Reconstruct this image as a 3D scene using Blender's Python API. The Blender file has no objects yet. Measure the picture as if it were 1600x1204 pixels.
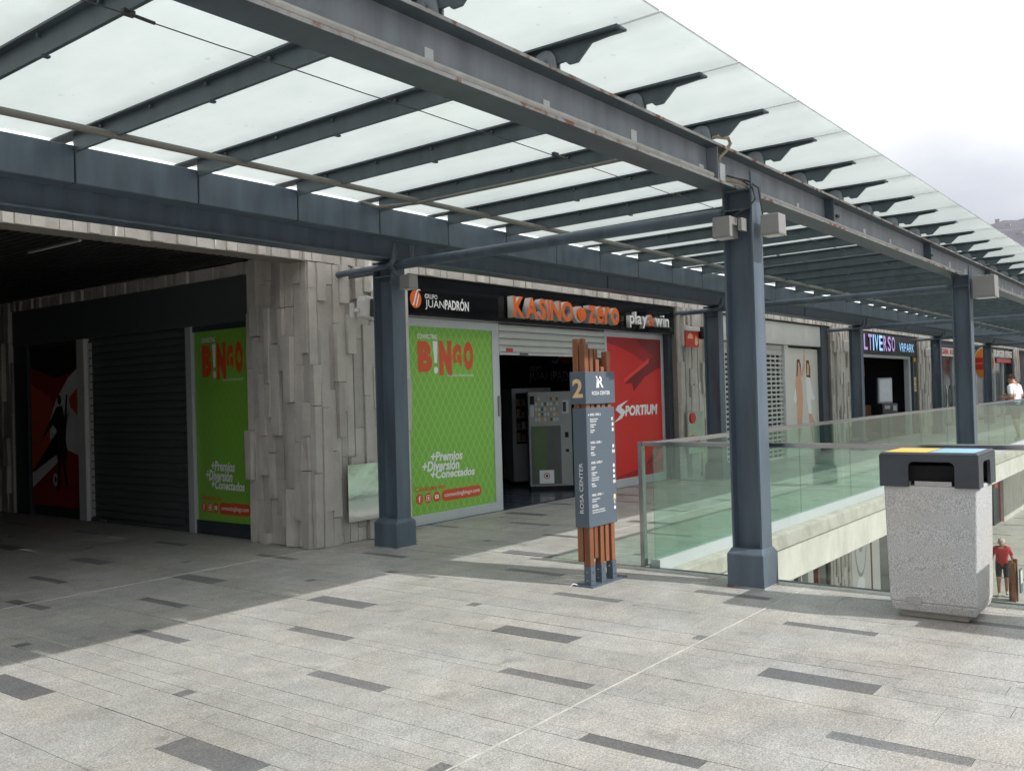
import bpy, bmesh, math, random
from mathutils import Vector, Matrix
R = math.radians
random.seed(7)
scene = bpy.context.scene
COL = scene.collection

# ------------------------------------------------------------------ camera
YAW, PITCH, ROLL, FOCAL, CAM_H = R(37.328), R(0.615), R(-1.610), 1454.8, 1.58
fw = Vector((math.cos(YAW)*math.cos(PITCH), math.sin(YAW)*math.cos(PITCH), math.sin(PITCH)))
rt = Vector((math.sin(YAW), -math.cos(YAW), 0))
up = rt.cross(fw)
rt2 = rt*math.cos(ROLL) + up*math.sin(ROLL)
up2 = -rt*math.sin(ROLL) + up*math.cos(ROLL)
cam_d = bpy.data.cameras.new('camera')
cam_d.sensor_width = 36.0
cam_d.lens = FOCAL/1600*36
cam_d.clip_start, cam_d.clip_end = 0.05, 9000
cam = bpy.data.objects.new('camera', cam_d)
COL.objects.link(cam)
mw = Matrix((rt2, up2, -fw)).transposed().to_4x4()
mw.translation = (0, 0, CAM_H)
cam.matrix_world = mw
scene.camera = cam

# ------------------------------------------------------------------ sun, sky, exposure
SUN_TO = Vector((0.15, -1.0, 0.99)).normalized()          # direction towards the sun
sd = bpy.data.lights.new('sun', 'SUN')
sd.energy, sd.angle, sd.color = 4.3, R(0.6), (1.0, 0.965, 0.915)
so = bpy.data.objects.new('sun', sd)
COL.objects.link(so)
so.rotation_euler = SUN_TO.to_track_quat('Z', 'Y').to_euler()
so.location = (0, -20, 30)
scene.view_settings.view_transform = 'Standard'
scene.view_settings.look = 'None'
scene.view_settings.exposure = 0.0
scene.view_settings.gamma = 1.0
scene.view_settings.use_curve_mapping = False
scene.cycles.max_bounces = 9
scene.cycles.transparent_max_bounces = 20
world = bpy.data.worlds.new('World')
scene.world = world
world.use_nodes = True
wn, wl = world.node_tree.nodes, world.node_tree.links
wn.clear()
w_out = wn.new('ShaderNodeOutputWorld')
w_sky = wn.new('ShaderNodeTexSky')
w_sky.sky_type = 'NISHITA'
w_sky.sun_disc = False
w_sky.sun_elevation = math.asin(SUN_TO.z)
w_sky.sun_rotation = math.atan2(SUN_TO.x, SUN_TO.y)
w_bg = wn.new('ShaderNodeBackground')
w_bg.inputs[1].default_value = 0.11
wl.new(w_sky.outputs[0], w_bg.inputs[0])
w_tc = wn.new('ShaderNodeTexCoord')
w_map = wn.new('ShaderNodeMapping')
w_map.inputs['Scale'].default_value = (1, 1, 2.2)
w_map.inputs['Location'].default_value = (0.3, 0.1, 0.4)
wl.new(w_tc.outputs['Generated'], w_map.inputs[0])
w_n1 = wn.new('ShaderNodeTexNoise')
w_n1.inputs['Scale'].default_value = 2.2
w_n1.inputs['Detail'].default_value = 7
wl.new(w_map.outputs[0], w_n1.inputs[0])
w_r1 = wn.new('ShaderNodeMapRange')
for k, v in ((1, .30), (2, .52), (3, .72), (4, 1.0)):
    w_r1.inputs[k].default_value = v
wl.new(w_n1.outputs[0], w_r1.inputs[0])
# cloud bellies low over the hills are grey, the high deck is white
w_sep = wn.new('ShaderNodeSeparateXYZ')
wl.new(w_tc.outputs['Generated'], w_sep.inputs[0])
w_n2 = wn.new('ShaderNodeTexNoise')
w_n2.inputs['Scale'].default_value = 3.0
w_n2.inputs['Detail'].default_value = 5
wl.new(w_map.outputs[0], w_n2.inputs[0])
w_ad = wn.new('ShaderNodeMath')
w_ad.operation = 'MULTIPLY_ADD'
wl.new(w_n2.outputs[0], w_ad.inputs[0])
w_ad.inputs[1].default_value = 0.20
wl.new(w_sep.outputs[2], w_ad.inputs[2])
w_cr = wn.new('ShaderNodeValToRGB')
w_cr.color_ramp.elements[0].position = 0.215
w_cr.color_ramp.elements[0].color = (.47, .48, .56, 1)
w_cr.color_ramp.elements[1].position = 0.345
w_cr.color_ramp.elements[1].color = (.98, .985, 1.0, 1)
wl.new(w_ad.outputs[0], w_cr.inputs[0])
w_bc = wn.new('ShaderNodeBackground')
w_bc.inputs[1].default_value = 1.18
wl.new(w_cr.outputs[0], w_bc.inputs[0])
w_mix = wn.new('ShaderNodeMixShader')
wl.new(w_r1.outputs[0], w_mix.inputs[0])
wl.new(w_bg.outputs[0], w_mix.inputs[1])
wl.new(w_bc.outputs[0], w_mix.inputs[2])
wl.new(w_mix.outputs[0], w_out.inputs[0])

# ------------------------------------------------------------------ materials
def _new(name):
    m = bpy.data.materials.new(name)
    m.use_nodes = True
    n, l = m.node_tree.nodes, m.node_tree.links
    return m, n, l, n['Principled BSDF']

def mat(name, col, rough=.5, metal=0, var=.12, scale=4.0, bump=0.0, bscale=None, spec=None, piece=0.0, stretch=None, emit=None, world=False):
    """Principled paint/stone/metal with mottled colour, an uneven gloss and optional fine relief."""
    m, n, l, b = _new(name)
    tc = n.new('ShaderNodeTexCoord')
    src = tc.outputs['Object']
    if world:
        geo = n.new('ShaderNodeNewGeometry'); src = geo.outputs['Position']
    if stretch:
        mp = n.new('ShaderNodeMapping')
        mp.inputs['Scale'].default_value = stretch
        l.new(src, mp.inputs[0]); src = mp.outputs[0]
    nz = n.new('ShaderNodeTexNoise')
    nz.inputs['Scale'].default_value = scale
    nz.inputs['Detail'].default_value = 6
    nz.inputs['Roughness'].default_value = .65
    l.new(src, nz.inputs[0])
    val = n.new('ShaderNodeMapRange')
    for k, v in ((1, .25), (2, .75), (3, 1-var), (4, 1+var)):
        val.inputs[k].default_value = v
    l.new(nz.outputs[0], val.inputs[0])
    fac = val.outputs[0]
    if piece:
        oi = n.new('ShaderNodeObjectInfo')
        at = n.new('ShaderNodeAttribute'); at.attribute_name = 'tint'
        ad = n.new('ShaderNodeMath'); ad.operation = 'ADD'
        l.new(oi.outputs['Random'], ad.inputs[0]); l.new(at.outputs['Fac'], ad.inputs[1])
        fr = n.new('ShaderNodeMath'); fr.operation = 'FRACT'
        l.new(ad.outputs[0], fr.inputs[0])
        pr = n.new('ShaderNodeMapRange')
        pr.inputs[3].default_value, pr.inputs[4].default_value = 1-piece, 1+piece
        l.new(fr.outputs[0], pr.inputs[0])
        mu = n.new('ShaderNodeMath'); mu.operation = 'MULTIPLY'
        l.new(fac, mu.inputs[0]); l.new(pr.outputs[0], mu.inputs[1])
        fac = mu.outputs[0]
    vm = n.new('ShaderNodeVectorMath'); vm.operation = 'SCALE'
    vm.inputs[0].default_value = col
    l.new(fac, vm.inputs['Scale'])
    l.new(vm.outputs[0], b.inputs['Base Color'])
    rr = n.new('ShaderNodeMapRange')
    rr.inputs[3].default_value, rr.inputs[4].default_value = max(.02, rough-.09), min(1, rough+.09)
    l.new(nz.outputs[0], rr.inputs[0])
    l.new(rr.outputs[0], b.inputs['Roughness'])
    b.inputs['Metallic'].default_value = metal
    if spec is not None:
        b.inputs['Specular IOR Level'].default_value = spec
    if bump:
        n2 = n.new('ShaderNodeTexNoise')
        n2.inputs['Scale'].default_value = bscale or scale*8
        n2.inputs['Detail'].default_value = 4
        l.new(src, n2.inputs[0])
        bp = n.new('ShaderNodeBump')
        bp.inputs['Strength'].default_value = bump
        bp.inputs['Distance'].default_value = .01
        l.new(n2.outputs[0], bp.inputs['Height'])
        l.new(bp.outputs[0], b.inputs['Normal'])
    if emit:
        b.inputs['Emission Color'].default_value = (*emit[0], 1)
        b.inputs['Emission Strength'].default_value = emit[1]
    return m

def granite(name, col, dark, grain=260, amount=.5, rough=.55, piece=.06, stain=.16, world_co=True, coarse=0):
    """Speckled granite: dark crystal grains, per-slab tone, wide stains."""
    m, n, l, b = _new(name)
    tc = n.new('ShaderNodeTexCoord')
    geo = n.new('ShaderNodeNewGeometry')
    src = geo.outputs['Position'] if world_co else tc.outputs['Object']
    n1 = n.new('ShaderNodeTexNoise'); n1.inputs['Scale'].default_value = grain; n1.inputs['Detail'].default_value = 3
    l.new(src, n1.inputs[0])
    r1 = n.new('ShaderNodeMapRange')
    for k, v in ((1, .42), (2, .60), (3, 0), (4, amount)):
        r1.inputs[k].default_value = v
    l.new(n1.outputs[0], r1.inputs[0])
    mx = n.new('ShaderNodeMix'); mx.data_type = 'RGBA'
    mx.inputs[6].default_value = (*col, 1); mx.inputs[7].default_value = (*dark, 1)
    l.new(r1.outputs[0], mx.inputs[0])
    facs = []
    if coarse:
        # visible crystals, old gum and drip spots
        for sc, a, b_, lo in ((62.0, .40, .60, 1-coarse), (3.1, .66, .72, .80), (11.0, .70, .74, .78)):
            nc = n.new('ShaderNodeTexNoise'); nc.inputs['Scale'].default_value = sc; nc.inputs['Detail'].default_value = 2
            l.new(src, nc.inputs[0])
            rc = n.new('ShaderNodeMapRange')
            for k, v in ((1, a), (2, b_), (3, 1.0 if sc < 20 else 1+coarse*.6), (4, lo)):
                rc.inputs[k].default_value = v
            l.new(nc.outputs[0], rc.inputs[0]); facs.append(rc.outputs[0])
    for sc, lo, hi in ((.9, 1-stain, 1+stain*.7), (5.0, 1-stain*.9, 1+stain*.6), (24.0, 1-stain*.6, 1+stain*.5)):
        ns = n.new('ShaderNodeTexNoise'); ns.inputs['Scale'].default_value = sc; ns.inputs['Detail'].default_value = 6
        ns.inputs['Roughness'].default_value = .7
        l.new(src, ns.inputs[0])
        rs = n.new('ShaderNodeMapRange')
        for k, v in ((1, .3), (2, .7), (3, lo), (4, hi)):
            rs.inputs[k].default_value = v
        l.new(ns.outputs[0], rs.inputs[0]); facs.append(rs.outputs[0])
    if piece:
        oi = n.new('ShaderNodeObjectInfo'); at = n.new('ShaderNodeAttribute'); at.attribute_name = 'tint'
        ad = n.new('ShaderNodeMath'); ad.operation = 'ADD'
        l.new(oi.outputs['Random'], ad.inputs[0]); l.new(at.outputs['Fac'], ad.inputs[1])
        fr = n.new('ShaderNodeMath'); fr.operation = 'FRACT'; l.new(ad.outputs[0], fr.inputs[0])
        pr = n.new('ShaderNodeMapRange'); pr.inputs[3].default_value, pr.inputs[4].default_value = 1-piece, 1+piece
        l.new(fr.outputs[0], pr.inputs[0]); facs.append(pr.outputs[0])
    f = facs[0]
    for g in facs[1:]:
        mu = n.new('ShaderNodeMath'); mu.operation = 'MULTIPLY'
        l.new(f, mu.inputs[0]); l.new(g, mu.inputs[1]); f = mu.outputs[0]
    nw = n.new('ShaderNodeTexNoise'); nw.inputs['Scale'].default_value = 1.7; nw.inputs['Detail'].default_value = 4
    l.new(src, nw.inputs[0])
    cw = n.new('ShaderNodeValToRGB')
    cw.color_ramp.elements[0].position = .35; cw.color_ramp.elements[0].color = (1.0, .975, .94, 1)
    cw.color_ramp.elements[1].position = .65; cw.color_ramp.elements[1].color = (.965, .985, 1.0, 1)
    l.new(nw.outputs[0], cw.inputs[0])
    vw = n.new('ShaderNodeVectorMath'); vw.operation = 'MULTIPLY'
    l.new(mx.outputs[2], vw.inputs[0]); l.new(cw.outputs[0], vw.inputs[1])
    vm = n.new('ShaderNodeVectorMath'); vm.operation = 'SCALE'
    l.new(vw.outputs[0], vm.inputs[0]); l.new(f, vm.inputs['Scale'])
    l.new(vm.outputs[0], b.inputs['Base Color'])
    b.inputs['Roughness'].default_value = rough
    bp = n.new('ShaderNodeBump'); bp.inputs['Strength'].default_value = .12; bp.inputs['Distance'].default_value = .004
    l.new(n1.outputs[0], bp.inputs['Height']); l.new(bp.outputs[0], b.inputs['Normal'])
    return m

def clear_glass(name, tint, refl=1.0):
    m, n, l, b = _new(name)
    n.remove(b)
    tr = n.new('ShaderNodeBsdfTransparent'); tr.inputs[0].default_value = (*tint, 1)
    gl = n.new('ShaderNodeBsdfGlossy'); gl.inputs['Roughness'].default_value = .02
    gl.inputs[0].default_value = (.95, 1, .97, 1)
    fr = n.new('ShaderNodeFresnel')
    geo = n.new('ShaderNodeNewGeometry'); ir = n.new('ShaderNodeMapRange')   # same index seen from either face of the sheet
    ir.inputs[3].default_value, ir.inputs[4].default_value = 1.5, 1/1.5
    l.new(geo.outputs['Backfacing'], ir.inputs[0]); l.new(ir.outputs[0], fr.inputs[0])
    ml = n.new('ShaderNodeMath'); ml.operation = 'MULTIPLY'; ml.inputs[1].default_value = refl
    l.new(fr.outputs[0], ml.inputs[0])
    mx = n.new('ShaderNodeMixShader')
    l.new(ml.outputs[0], mx.inputs[0]); l.new(tr.outputs[0], mx.inputs[1]); l.new(gl.outputs[0], mx.inputs[2])
    l.new(mx.outputs[0], n['Material Output'].inputs[0])
    return m

def frosted(name):
    """Laminated milky canopy glass: mostly translucent, a little clear, dusty streaks."""
    m, n, l, b = _new(name)
    n.remove(b)
    geo = n.new('ShaderNodeNewGeometry')
    mp = n.new('ShaderNodeMapping'); mp.inputs['Scale'].default_value = (1.2, .5, 1)
    l.new(geo.outputs['Position'], mp.inputs[0])
    nz = n.new('ShaderNodeTexNoise'); nz.inputs['Scale'].default_value = 1.9; nz.inputs['Detail'].default_value = 10
    nz.inputs['Roughness'].default_value = .72
    l.new(mp.outputs[0], nz.inputs[0])
    cr = n.new('ShaderNodeValToRGB')
    cr.color_ramp.elements[0].position = .25; cr.color_ramp.elements[0].color = (.715, .757, .75, 1)
    cr.color_ramp.elements[1].position = .65; cr.color_ramp.elements[1].color = (.80, .838, .835, 1)
    l.new(nz.outputs[0], cr.inputs[0])
    # grime gathered along the pane edges and old splashes
    tc = n.new('ShaderNodeTexCoord'); sx = n.new('ShaderNodeSeparateXYZ'); l.new(tc.outputs['Object'], sx.inputs[0])
    iv = n.new('ShaderNodeMath'); iv.operation = 'SUBTRACT'; iv.inputs[0].default_value = 1.03; l.new(sx.outputs[0], iv.inputs[1])
    mn = n.new('ShaderNodeMath'); mn.operation = 'MINIMUM'; l.new(sx.outputs[0], mn.inputs[0]); l.new(iv.outputs[0], mn.inputs[1])
    ng = n.new('ShaderNodeTexNoise'); ng.inputs['Scale'].default_value = 7; ng.inputs['Detail'].default_value = 6; l.new(geo.outputs['Position'], ng.inputs[0])
    jt = n.new('ShaderNodeMath'); jt.operation = 'MULTIPLY_ADD'; jt.inputs[1].default_value = .16; jt.inputs[2].default_value = -.08; l.new(ng.outputs[0], jt.inputs[0])
    ed = n.new('ShaderNodeMath'); ed.operation = 'ADD'; l.new(mn.outputs[0], ed.inputs[0]); l.new(jt.outputs[0], ed.inputs[1])
    er = n.new('ShaderNodeMapRange')
    for k, v in ((1, .05), (2, .20), (3, .90), (4, 1.0)):
        er.inputs[k].default_value = v
    l.new(ed.outputs[0], er.inputs[0])
    ns = n.new('ShaderNodeTexNoise'); ns.inputs['Scale'].default_value = 13; ns.inputs['Detail'].default_value = 3; l.new(geo.outputs['Position'], ns.inputs[0])
    sr = n.new('ShaderNodeMapRange')
    for k, v in ((1, .70), (2, .74), (3, 1.0), (4, .86)):
        sr.inputs[k].default_value = v
    l.new(ns.outputs[0], sr.inputs[0])
    pm = n.new('ShaderNodeMath'); pm.operation = 'MULTIPLY'; l.new(er.outputs[0], pm.inputs[0]); l.new(sr.outputs[0], pm.inputs[1])
    vs = n.new('ShaderNodeVectorMath'); vs.operation = 'SCALE'; l.new(cr.outputs[0], vs.inputs[0]); l.new(pm.outputs[0], vs.inputs['Scale'])
    tl = n.new('ShaderNodeBsdfTranslucent'); l.new(vs.outputs[0], tl.inputs[0])
    tr = n.new('ShaderNodeBsdfTransparent'); tr.inputs[0].default_value = (.86, .93, .90, 1)
    m1 = n.new('ShaderNodeMixShader'); m1.inputs[0].default_value = .10
    l.new(tl.outputs[0], m1.inputs[1]); l.new(tr.outputs[0], m1.inputs[2])
    gl = n.new('ShaderNodeBsdfGlossy'); gl.inputs['Roughness'].default_value = .12
    fr = n.new('ShaderNodeFresnel'); fr.inputs[0].default_value = 1.18
    m2 = n.new('ShaderNodeMixShader')
    l.new(fr.outputs[0], m2.inputs[0]); l.new(m1.outputs[0], m2.inputs[1]); l.new(gl.outputs[0], m2.inputs[2])
    l.new(m2.outputs[0], n['Material Output'].inputs[0])
    return m

def gap_filler(name):  # translucent white for the added strip over the open roof gap
    m, n, l, b = _new(name)
    n.remove(b)
    tl = n.new('ShaderNodeBsdfTranslucent'); tl.inputs[0].default_value = (.98, .98, .98, 1)
    geo = n.new('ShaderNodeNewGeometry'); wv = n.new('ShaderNodeTexNoise'); wv.inputs['Scale'].default_value = 3
    l.new(geo.outputs['Position'], wv.inputs[0])
    cr = n.new('ShaderNodeValToRGB'); cr.color_ramp.elements[0].color = (.93, .93, .93, 1); cr.color_ramp.elements[1].color = (1, 1, 1, 1)
    l.new(wv.outputs[0], cr.inputs[0]); l.new(cr.outputs[0], tl.inputs[0])
    l.new(tl.outputs[0], n['Material Output'].inputs[0])
    return m

def weathered_steel(name, col, rust=(.16, .06, .025), amount=.5, rough=.42, rscale=2.2, lo=.62, hi=.70):
    m, n, l, b = _new(name)
    geo = n.new('ShaderNodeNewGeometry')
    nz = n.new('ShaderNodeTexNoise'); nz.inputs['Scale'].default_value = rscale; nz.inputs['Detail'].default_value = 8
    nz.inputs['Roughness'].default_value = .7
    l.new(geo.outputs['Position'], nz.inputs[0])
    r = n.new('ShaderNodeMapRange')
    for k, v in ((1, lo), (2, hi), (3, 0), (4, amount)):
        r.inputs[k].default_value = v
    l.new(nz.outputs[0], r.inputs[0])
    n3 = n.new('ShaderNodeTexNoise'); n3.inputs['Scale'].default_value = 7; n3.inputs['Detail'].default_value = 5
    mp = n.new('ShaderNodeMapping'); mp.inputs['Scale'].default_value = (1, 1, .18)
    l.new(geo.outputs['Position'], mp.inputs[0]); l.new(mp.outputs[0], n3.inputs[0])
    r3 = n.new('ShaderNodeMapRange')
    for k, v in ((1, .3), (2, .7), (3, .76), (4, 1.24)):
        r3.inputs[k].default_value = v
    l.new(n3.outputs[0], r3.inputs[0])
    vm = n.new('ShaderNodeVectorMath'); vm.operation = 'SCALE'; vm.inputs[0].default_value = col
    l.new(r3.outputs[0], vm.inputs['Scale'])
    mx = n.new('ShaderNodeMix'); mx.data_type = 'RGBA'; mx.inputs[7].default_value = (*rust, 1)
    l.new(r.outputs[0], mx.inputs[0]); l.new(vm.outputs[0], mx.inputs[6])
    l.new(mx.outputs[2], b.inputs['Base Color'])
    rr = n.new('ShaderNodeMapRange'); rr.inputs[3].default_value = rough-.08; rr.inputs[4].default_value = rough+.14
    l.new(n3.outputs[0], rr.inputs[0]); l.new(rr.outputs[0], b.inputs['Roughness'])
    return m

def lattice_print(name, col, line, axis):
    """Vinyl print: plain colour crossed by a fine diagonal lattice (flat print)."""
    m, n, l, b = _new(name)
    geo = n.new('ShaderNodeNewGeometry')
    sp = n.new('ShaderNodeSeparateXYZ'); l.new(geo.outputs['Position'], sp.inputs[0])
    outs = []
    for s in (1, -1):
        a = n.new('ShaderNodeMath'); a.operation = 'MULTIPLY'; a.inputs[1].default_value = .62*s
        l.new(sp.outputs['Z'], a.inputs[0])
        c = n.new('ShaderNodeMath'); c.operation = 'ADD'
        l.new(sp.outputs[axis], c.inputs[0]); l.new(a.outputs[0], c.inputs[1])
        d = n.new('ShaderNodeMath'); d.operation = 'MULTIPLY'; d.inputs[1].default_value = 1/.118
        l.new(c.outputs[0], d.inputs[0])
        f = n.new('ShaderNodeMath'); f.operation = 'FRACT'; l.new(d.outputs[0], f.inputs[0])
        g = n.new('ShaderNodeMath'); g.operation = 'LESS_THAN'; g.inputs[1].default_value = .15
        l.new(f.outputs[0], g.inputs[0]); outs.append(g.outputs[0])
    mxm = n.new('ShaderNodeMath'); mxm.operation = 'MAXIMUM'
    l.new(outs[0], mxm.inputs[0]); l.new(outs[1], mxm.inputs[1])
    mx = n.new('ShaderNodeMix'); mx.data_type = 'RGBA'
    mx.inputs[6].default_value = (*col, 1); mx.inputs[7].default_value = (*line, 1)
    l.new(mxm.outputs[0], mx.inputs[0]); l.new(mx.outputs[2], b.inputs['Base Color'])
    b.inputs['Roughness'].default_value = .38
    return m

M = {}
M['steel'] = weathered_steel('slate_blue_painted_steel', (.080, .108, .140), amount=.0)
M['steel_rib'] = weathered_steel('dark_painted_rib_steel', (.060, .082, .096), amount=.12)
M['steel_beam'] = weathered_steel('faded_grey_painted_beam', (.195, .215, .245), amount=.35)
M['rust_edge'] = weathered_steel('chalky_beam_edge', (.34, .34, .34), rust=(.20, .075, .03), amount=1.0, rough=.7, rscale=5.5, lo=.52, hi=.60)
M['steel_dark'] = mat('charcoal_painted_steel', (.034, .045, .058), .42, var=.12)
M['conduit'] = mat('grey_conduit', (.36, .35, .33), .6, var=.25, scale=9)
M['label_paint'] = mat('bare_primer_patch', (.55, .56, .57), .6, var=.1)
M['canopy_glass'] = frosted('milky_canopy_glass')
M['gap_filler'] = gap_filler('white_gap_filler')
M['rail_glass'] = clear_glass('green_balustrade_glass', (.735, .87, .80), .8)
M['rail_glass_clear'] = clear_glass('pale_balustrade_glass', (.925, .965, .945), .9)
M['clear'] = clear_glass('shop_window_glass', (.9, .95, .93), 1.1)
M['stainless'] = mat('brushed_stainless', (.42, .42, .42), .24, 1, var=.1, scale=3)
M['mirror'] = mat('wavy_polished_steel', (.62, .62, .61), .08, 1, var=.10, scale=3, bump=.5, bscale=2.0, world=True)
M['alu'] = mat('pale_aluminium', (.52, .545, .57), .4, .25, var=.06, scale=2)
M['galv'] = mat('grey_lamp_housing', (.23, .228, .222), .45, var=.1)
M['paver'] = granite('pale_granite_paving', (.465, .456, .434), (.15, .145, .14), 130, .64, .50, .05, .215, coarse=.15)
M['paver_dark'] = granite('dark_granite_paving', (.20, .203, .207), (.06, .06, .062), 130, .66, .48, .18, .2, coarse=.2)
M['grout'] = mat('paving_grout', (.34, .33, .31), .85, var=.25, scale=6)
M['sealant'] = mat('pale_joint_sealant', (.44, .43, .41), .8, var=.3, scale=8)
M['stone'] = mat('beige_stone_strip', (.46, .435, .40), .8, var=.15, scale=4.0, bump=.4, bscale=45, piece=.15, world=True)
M['stone_core'] = mat('stone_backing', (.20, .18, .16), .9, var=.15)
M['bin_granite'] = granite('bin_granite', (.60, .60, .60), (.12, .12, .125), 190, .66, .62, 0, .06)
M['bin_foot'] = mat('bin_plinth_concrete', (.36, .33, .28), .9, var=.2, scale=10, bump=.3)
M['bin_lid'] = mat('dark_grey_plastic_lid', (.040, .046, .058), .45, var=.2, scale=6)
M['black'] = mat('black_interior', (.006, .006, .007), .8, var=.1)
M['yellow'] = mat('yellow_sticker', (.80, .52, .10), .4, var=.08)
M['sky_blue'] = mat('pale_blue_sticker', (.28, .52, .66), .4, var=.08)
M['concrete'] = mat('pale_concrete', (.50, .48, .43), .85, var=.22, scale=2.5, bump=.25, bscale=30, stretch=(1, 1, .5))
M['concrete_d'] = mat('stained_concrete_edge', (.37, .355, .31), .9, var=.30, scale=3.5, bump=.3, bscale=30)
M['ceiling'] = mat('black_slat_ceiling', (.020, .021, .022), .55, var=.1)
M['sign_black'] = mat('glossy_black_fascia', (.006, .006, .007), .10, var=.1, scale=1.5)
M['orange'] = mat('orange_sign_face', (.72, .13, .012), .4, var=.03)
M['letter_side'] = mat('grey_letter_return', (.48, .48, .47), .5, var=.08)
M['white'] = mat('white_vinyl', (.78, .79, .79), .45, var=.03)
M['offwhite'] = mat('off_white_paint', (.60, .60, .58), .5, var=.05, scale=3)
M['shutter_grey'] = mat('pale_grey_shutter', (.52, .53, .52), .45, .1, var=.06)
M['shutter_dark'] = mat('dark_green_grey_shutter', (.085, .102, .10), .42, .1, var=.1)
M['green_x'] = lattice_print('green_lattice_print', (.195, .45, .055), (.27, .54, .11), 'X')
M['green_y'] = lattice_print('green_lattice_print_side', (.195, .45, .055), (.21, .47, .065), 'Y')
M['lime'] = mat('lime_print', (.40, .60, .07), .4, var=.03)
M['red_print'] = mat('brick_red_print', (.62, .085, .025), .4, var=.03)
M['red'] = mat('scarlet_vinyl', (.62, .022, .018), .35, var=.04)
M['red_dark'] = mat('dark_red_vinyl', (.20, .012, .014), .35, var=.08)
M['red_mid'] = mat('mid_red_vinyl', (.36, .014, .014), .35, var=.06)
M['red_light'] = mat('light_red_vinyl', (.78, .06, .04), .35, var=.04)
M['print_black'] = mat('black_print', (.014, .015, .013), .4, var=.05)
M['wood'] = mat('oiled_hardwood', (.205, .078, .036), .55, var=.38, scale=5, bump=.2, bscale=30, piece=.22, stretch=(6, 6, .5))
M['totem'] = mat('slate_blue_totem_panel', (.085, .112, .145), .42, var=.05, scale=2)
M['cream'] = mat('cream_lettering', (.74, .50, .27), .5, var=.03)
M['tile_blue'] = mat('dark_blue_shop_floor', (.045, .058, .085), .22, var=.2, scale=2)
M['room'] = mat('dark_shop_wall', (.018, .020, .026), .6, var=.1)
M['machine'] = mat('grey_machine_enamel', (.29, .30, .30), .4, var=.06)
M['machine_w'] = mat('white_machine_enamel', (.50, .51, .53), .4, var=.06)
M['machine_g'] = mat('green_machine_panel', (.07, .125, .04), .35, var=.2, scale=1.2)
M['machine_k'] = mat('dark_green_grey_panel', (.075, .09, .085), .35, var=.12)
M['snack'] = mat('snack_wrappers', (.30, .20, .15), .45, var=.8, scale=16)
M['screen'] = mat('dim_screen', (.02, .03, .06), .15, var=.1)
M['skin'] = mat('skin', (.46, .25, .17), .55, var=.08)
M['hair_grey'] = mat('grey_hair', (.42, .38, .34), .7, var=.2, scale=20)
M['hair_brown'] = mat('brown_hair', (.08, .042, .024), .7, var=.25, scale=20)
M['shirt_red'] = mat('red_cotton', (.42, .020, .028), .8, var=.12, scale=8)
M['shirt_white'] = mat('white_cotton', (.80, .80, .80), .8, var=.06, scale=8)
M['shorts'] = mat('black_shorts', (.014, .015, .018), .8, var=.15)
M['shoe'] = mat('pale_shoe', (.40, .35, .28), .7, var=.15)
M['beige_print'] = mat('beige_poster_print', (.62, .60, .55), .4, var=.04)
M['peach'] = mat('peach_print', (.62, .36, .24), .45, var=.08)
M['hill'] = mat('cloud_shade_hillside', (.115, .112, .135), .95, var=.4, scale=.012)  # cloud shade and haze over the hill are put into this colour
M['house_white'] = mat('far_white_houses', (.42, .41, .41), .8, var=.1)
M['neon_blue'] = mat('lit_blue_letters', (.3, .5, .8), .4, emit=((.30, .62, .95), .8))
M['neon_violet'] = mat('lit_violet_letters', (.4, .3, .6), .4, emit=((.36, .22, .48), .7))
M['neon_line'] = mat('blue_neon_tube', (.2, .5, .9), .4, emit=((.12, .55, 1.0), 1.6))
M['kiosk'] = mat('dark_kiosk_plastic', (.05, .05, .055), .4, var=.1)
M['kiosk_l'] = mat('pale_kiosk_frame', (.34, .34, .36), .4, var=.1)
M['kiosk_s'] = mat('lit_kiosk_screen', (.3, .33, .36), .3, emit=((.5, .54, .58), .22))
M['amber'] = mat('amber_notice', (.60, .33, .04), .5)
M['fire_red'] = mat('fire_red_plastic', (.58, .030, .022), .4, var=.06)
M['cable'] = mat('dark_cable', (.03, .028, .026), .6)
M['cable_tan'] = mat('tan_cable_sleeve', (.30, .25, .19), .7, var=.15, scale=12)
M['pipe_warm'] = mat('dusty_pipe', (.15, .145, .13), .6, var=.2)
M['burger_red'] = mat('sign_red', (.52, .03, .02), .4)
M['burger_bun'] = mat('sign_orange', (.75, .22, .03), .4)
M['pink'] = mat('magenta_trim', (.55, .05, .16), .5)
M['plaza'] = granite('lower_plaza_paving', (.47, .46, .425), (.24, .235, .22), 60, .5, .6, 0, .2)
M['soil'] = mat('far_ground', (.22, .20, .17), .95, var=.2, scale=.05)
M['window_dark'] = mat('dark_window', (.03, .04, .045), .12)

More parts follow.
